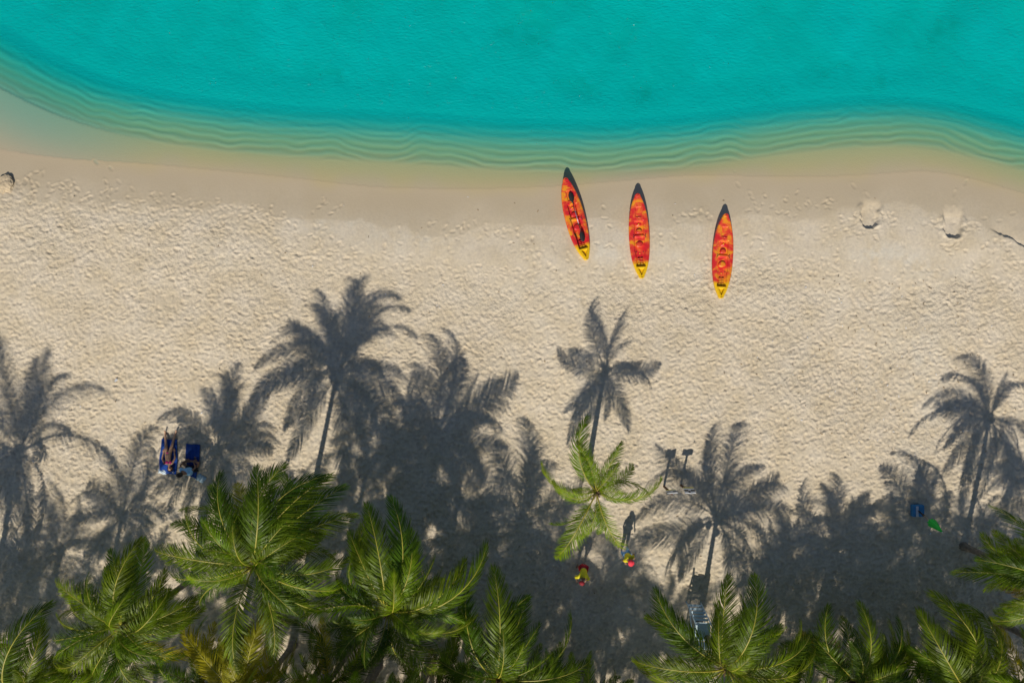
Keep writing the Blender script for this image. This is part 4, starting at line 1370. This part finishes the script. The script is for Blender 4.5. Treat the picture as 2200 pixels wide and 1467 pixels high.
def sign(px, py, wid, back, rz, top, label):
    p = W(px, py)
    root = empty("warning_sign", (p.x, p.y, ground(p.x, p.y)), (0, 0, R(rz)))
    tag(root, label, "sign", "two signs on brown posts")
    part_tube("post", root, M_POST, [(0, 0, -.2), (0, 0, top - .06)], .05, 12)
    part_tube("post_cap", root, M_POST, [(0, 0, top - .06), (0, 0, top - .03)], [.052, .03], 12)
    hgt = .40
    br = empty("board", (0, .055, top - hgt / 2), (R(back), 0, 0))
    br.parent = root
    bm = bmesh.new(); add_box(bm, (0, 0, 0), (wid, .02, hgt), None, .006)
    board = link_mesh("board", bm_mesh("board", bm, (M_WHITE,)), root)
    bpy.data.objects.remove(br)
    board.location = (0.02, .065, top - hgt / 2); board.rotation_euler = (R(back), 0, 0)
    # face towards the sea: yellow foot band, white, black band with a white mark, white head
    for (z0, z1, mm, nm) in ((-.195, -.12, M_YSTR, "yellow_band"), (-.02, .09, M_SBLK, "black_band")):
        bm = bmesh.new(); add_box(bm, (0, .013, (z0 + z1) / 2), (wid * .97, .006, z1 - z0))
        link_mesh(nm, bm_mesh(nm, bm, (mm,)), board)
    bm = bmesh.new(); add_box(bm, (0, .018, .035), (wid * .22, .006, .06))
    link_mesh("white_mark", bm_mesh("white_mark", bm, (M_WHITE,)), board)
    # wavy top edge
    bm = bmesh.new()
    n = 16; a = []; b2 = []
    for k in range(n + 1):
        x = wid * (k / n - .5); h_ = hgt / 2 + .022 + .02 * math.cos(k / n * 2 * math.pi * 1.5 + 1)
        a.append((x, h_))
    fr = [bm.verts.new((x, .01, hgt / 2 - .01)) for x, _ in a]; ft = [bm.verts.new((x, .01, h_)) for x, h_ in a]
    kr = [bm.verts.new((x, -.01, hgt / 2 - .01)) for x, _ in a]; kt = [bm.verts.new((x, -.01, h_)) for x, h_ in a]
    for k in range(n):
        bm.faces.new((fr[k], ft[k], ft[k + 1], fr[k + 1])); bm.faces.new((kr[k + 1], kt[k + 1], kt[k], kr[k])); bm.faces.new((ft[k], kt[k], kt[k + 1], ft[k + 1]))
    bm.faces.new((fr[0], kr[0], kt[0], ft[0])); bm.faces.new((fr[n], ft[n], kt[n], kr[n]))
    link_mesh("top_edge", bm_mesh("top_edge", bm, (M_WHITE,)), board)


sign(1426, 1044, .42, 6, 4, 1.50, "sign with a thin slanting striped board, beside the small palm's rightmost frond tip")
sign(1462, 1041, .44, 22, 0, 1.50, "sign with a broad white, black and yellow board, the one farther from the small palm")

# ------------------------------------------------------------------ closed green parasol on a blue foot
M_PBLUE = plain("blue_plastic", (0.03, 0.20, 0.42), 0.55, var=.15)
M_PWHITE = plain("white_plastic", (0.55, 0.56, 0.62), 0.5, var=.1)
M_GREEN = plain("green_fabric", (0.005, 0.45, 0.05), 0.8, bump=.01, bscale=10, var=.15)
M_WOOD = plain("pole_wood", (0.30, 0.24, 0.17), 0.6, var=.2)
p = W(1968, 1095)
proot = empty("parasol", (p.x, p.y, ground(p.x, p.y)))
tag(proot, "closed green parasol leaning out of a square blue foot", "parasol")
part_box("foot", proot, M_PBLUE, (0, 0, .10), (.50, .50, .20), None, .03)
part_box("foot_band", proot, M_PWHITE, (-.06, -.02, .203), (.11, .44, .012), None, .004)
tp = W(2026, 1144, 2.35); ax = tp - Vector((p.x, p.y, 0))
base_ = Vector((.01, .0, .18))
tip = Vector((tp.x - p.x, tp.y - p.y, 2.35))
lp = lambda t: base_.lerp(tip, t)
part_tube("pole_socket", proot, M_BLACK, [lp(0), lp(.20)], .035, 10)
part_tube("pole", proot, M_WOOD, [lp(.2), lp(.97)], .020, 8)
part_tube("joint", proot, M_BLACK, [lp(.19), lp(.225)], .05, 10)
bm = bmesh.new()
rings = []
n = 24
axd = (tip - base_).normalized(); u_ = axd.orthogonal().normalized(); v_ = axd.cross(u_)
for (t, r_) in ((.54, .135), (.56, .145), (.66, .125), (.78, .085), (.90, .045), (.97, .022)):
    rings.append([bm.verts.new(lp(t) + (u_ * math.cos(6.2832 * k / n) + v_ * math.sin(6.2832 * k / n)) * r_ * (1 + .28 * (1 if k % 3 == 0 else -.35))) for k in range(n)])
for a, b in zip(rings[:-1], rings[1:]):
    for k in range(n): bm.faces.new((a[k], a[(k + 1) % n], b[(k + 1) % n], b[k]))
bm.faces.new(rings[0][::-1]); bm.faces.new(rings[-1])
link_mesh("canopy", bm_mesh("canopy", bm, (M_GREEN,), True), proot)
part_tube("finial", proot, M_PWHITE, [lp(.97), lp(1.0)], [.018, .008], 8)

# ------------------------------------------------------------------ lifeguard chair
M_PAINT = plain("pale_blue_paint", (0.52, 0.66, 0.76), 0.6, bump=.003, bscale=50, var=.12)
c0 = W(1489, 1298)
lroot = empty("lifeguard_chair", (c0.x, c0.y, ground(c0.x, c0.y)), (0, 0, R(-3)))
tag(lroot, "pale blue wooden lifeguard chair with a ladder front, half under palm fronds", "chair")
wd, dp, ht = .62, .95, 1.45
for sx_ in (-1, 1):
    # ladder rails and rear legs
    part_tube("ladder_rail", lroot, M_PAINT, [(sx_ * wd / 2, .12, 0), (sx_ * wd / 2, -.18, ht + .25)], .032, 6)
    bm = bmesh.new(); add_tube(bm, [(sx_ * wd / 2, -dp - .15, 0), (sx_ * wd / 2, -dp + .02, ht + .75)], .035, 6)
    link_mesh("leg", bm_mesh("leg", bm, (M_PAINT,)), lroot)
    part_tube("brace", lroot, M_PAINT, [(sx_ * (wd / 2 - .02), .02, .45), (sx_ * (wd / 2 - .02), -dp, 1.25)], .022, 6)
    part_box("armrest", lroot, M_PAINT, (sx_ * (wd / 2 + .02), -.55, ht + .30), (.08, .80, .03), None, .006)
for k in range(5):
    t = (k + .9) / 5.6
    part_box("rung", lroot, M_PAINT, (0, .12 - .30 * t * ht / (ht + .25) - .02, ht * t), (wd - .04, .10, .028), None, .005)
for k in range(6):
    part_box("seat_slat", lroot, M_PAINT, (0, -.22 - .125 * k, ht), (wd + .03, .118, .025), None, .004)
for k in range(5):
    part_box("back_slat", lroot, M_PAINT, (0, -dp + .03, ht + .16 + .125 * k), (wd, .022, .121), Matrix.Rotation(R(6), 3, 'X'), .004)
part_box("crossbar", lroot, M_PAINT, (0, -dp - .08, .5), (wd, .04, .06), None, .004)

# ------------------------------------------------------------------ boulder on the left and washed-up bits
M_ROCK = plain("pale_rock", (0.50, 0.40, 0.27), 0.9, bump=.02, bscale=14, var=.18)
from mathutils import noise as mnoise
bm = bmesh.new(); bmesh.ops.create_icosphere(bm, subdivisions=5, radius=1.0)
for v in bm.verts:
    d = v.co.normalized()
    f_ = 1 + .22 * mnoise.noise(d * 1.7) + .12 * mnoise.noise(d * 4.1) + .05 * mnoise.noise(d * 11) - .10 * max(0, mnoise.noise(d * 2.7 + Vector((5, 2, 1))))
    v.co = Vector((d.x * .36 * f_, d.y * .40 * f_, d.z * .13 * f_))
p = W(10, 395)
rk = link_mesh("boulder", bm_mesh("boulder", bm, (M_ROCK,), True), loc=(p.x, p.y, ground(p.x, p.y) + .03))
tag(rk, "pale rough boulder at the left edge where wet sand meets dry", "rock")

# ------------------------------------------------------------------ scraps on the sand
M_SCRAP = plain("white_scrap", (0.75, 0.76, 0.80), 0.6, var=.1)
M_BITS = plain("dry_leaf_bits", (0.22, 0.13, 0.05), 0.9, var=.5)
p = W(252, 817)
bm = bmesh.new()
add_box(bm, (0, 0, .012), (.13, .07, .012), Matrix.Rotation(R(20), 3, 'Y'), .003)
add_box(bm, (.03, .04, .022), (.06, .06, .010), Matrix.Rotation(R(-25), 3, 'X'), .003)
sc = link_mesh("paper_scrap", bm_mesh("paper_scrap", bm, (M_SCRAP,)), loc=(p.x, p.y, ground_top(p.x, p.y)), rot=(0, 0, .6))
tag(sc, "small white paper scrap alone on the open lit sand at the left", "litter")
rg = random.Random(77)
V = []; F = []; mi = []
for k in range(420):
    px = rg.uniform(20, 2180); py = rg.uniform(420, 1380)
    if rg.random() < .5: px = rg.gauss(1900, 140); py = rg.uniform(600, 1000)
    q = W(px, py); z = ground_top(q.x, q.y) + .002
    a = rg.uniform(0, 6.28); l_ = rg.uniform(.02, .07); w_ = rg.uniform(.008, .022)
    c_, s_ = math.cos(a), math.sin(a)
    b = len(V)
    for (u, v, h_) in ((-1, 0, 0), (0, -1, .004), (1, 0, 0), (0, 1, .004), (0, 0, .016)):
        V.append((q.x + u * l_ * c_ - v * w_ * s_, q.y + u * l_ * s_ + v * w_ * c_, z + h_))
    for t in ((0, 1, 4), (1, 2, 4), (2, 3, 4), (3, 0, 4)):
        F.append(tuple(b + i for i in t)); mi.append(0 if rg.random() < .0 + (k % 3 > 0) else 1)
o = link_mesh("beach_litter", mesh_from("beach_litter", V, F, (M_BITS, M_SCRAP), False, mi))
tag(o, "dry leaf bits and shell crumbs scattered over the trampled sand", kind="stuff")
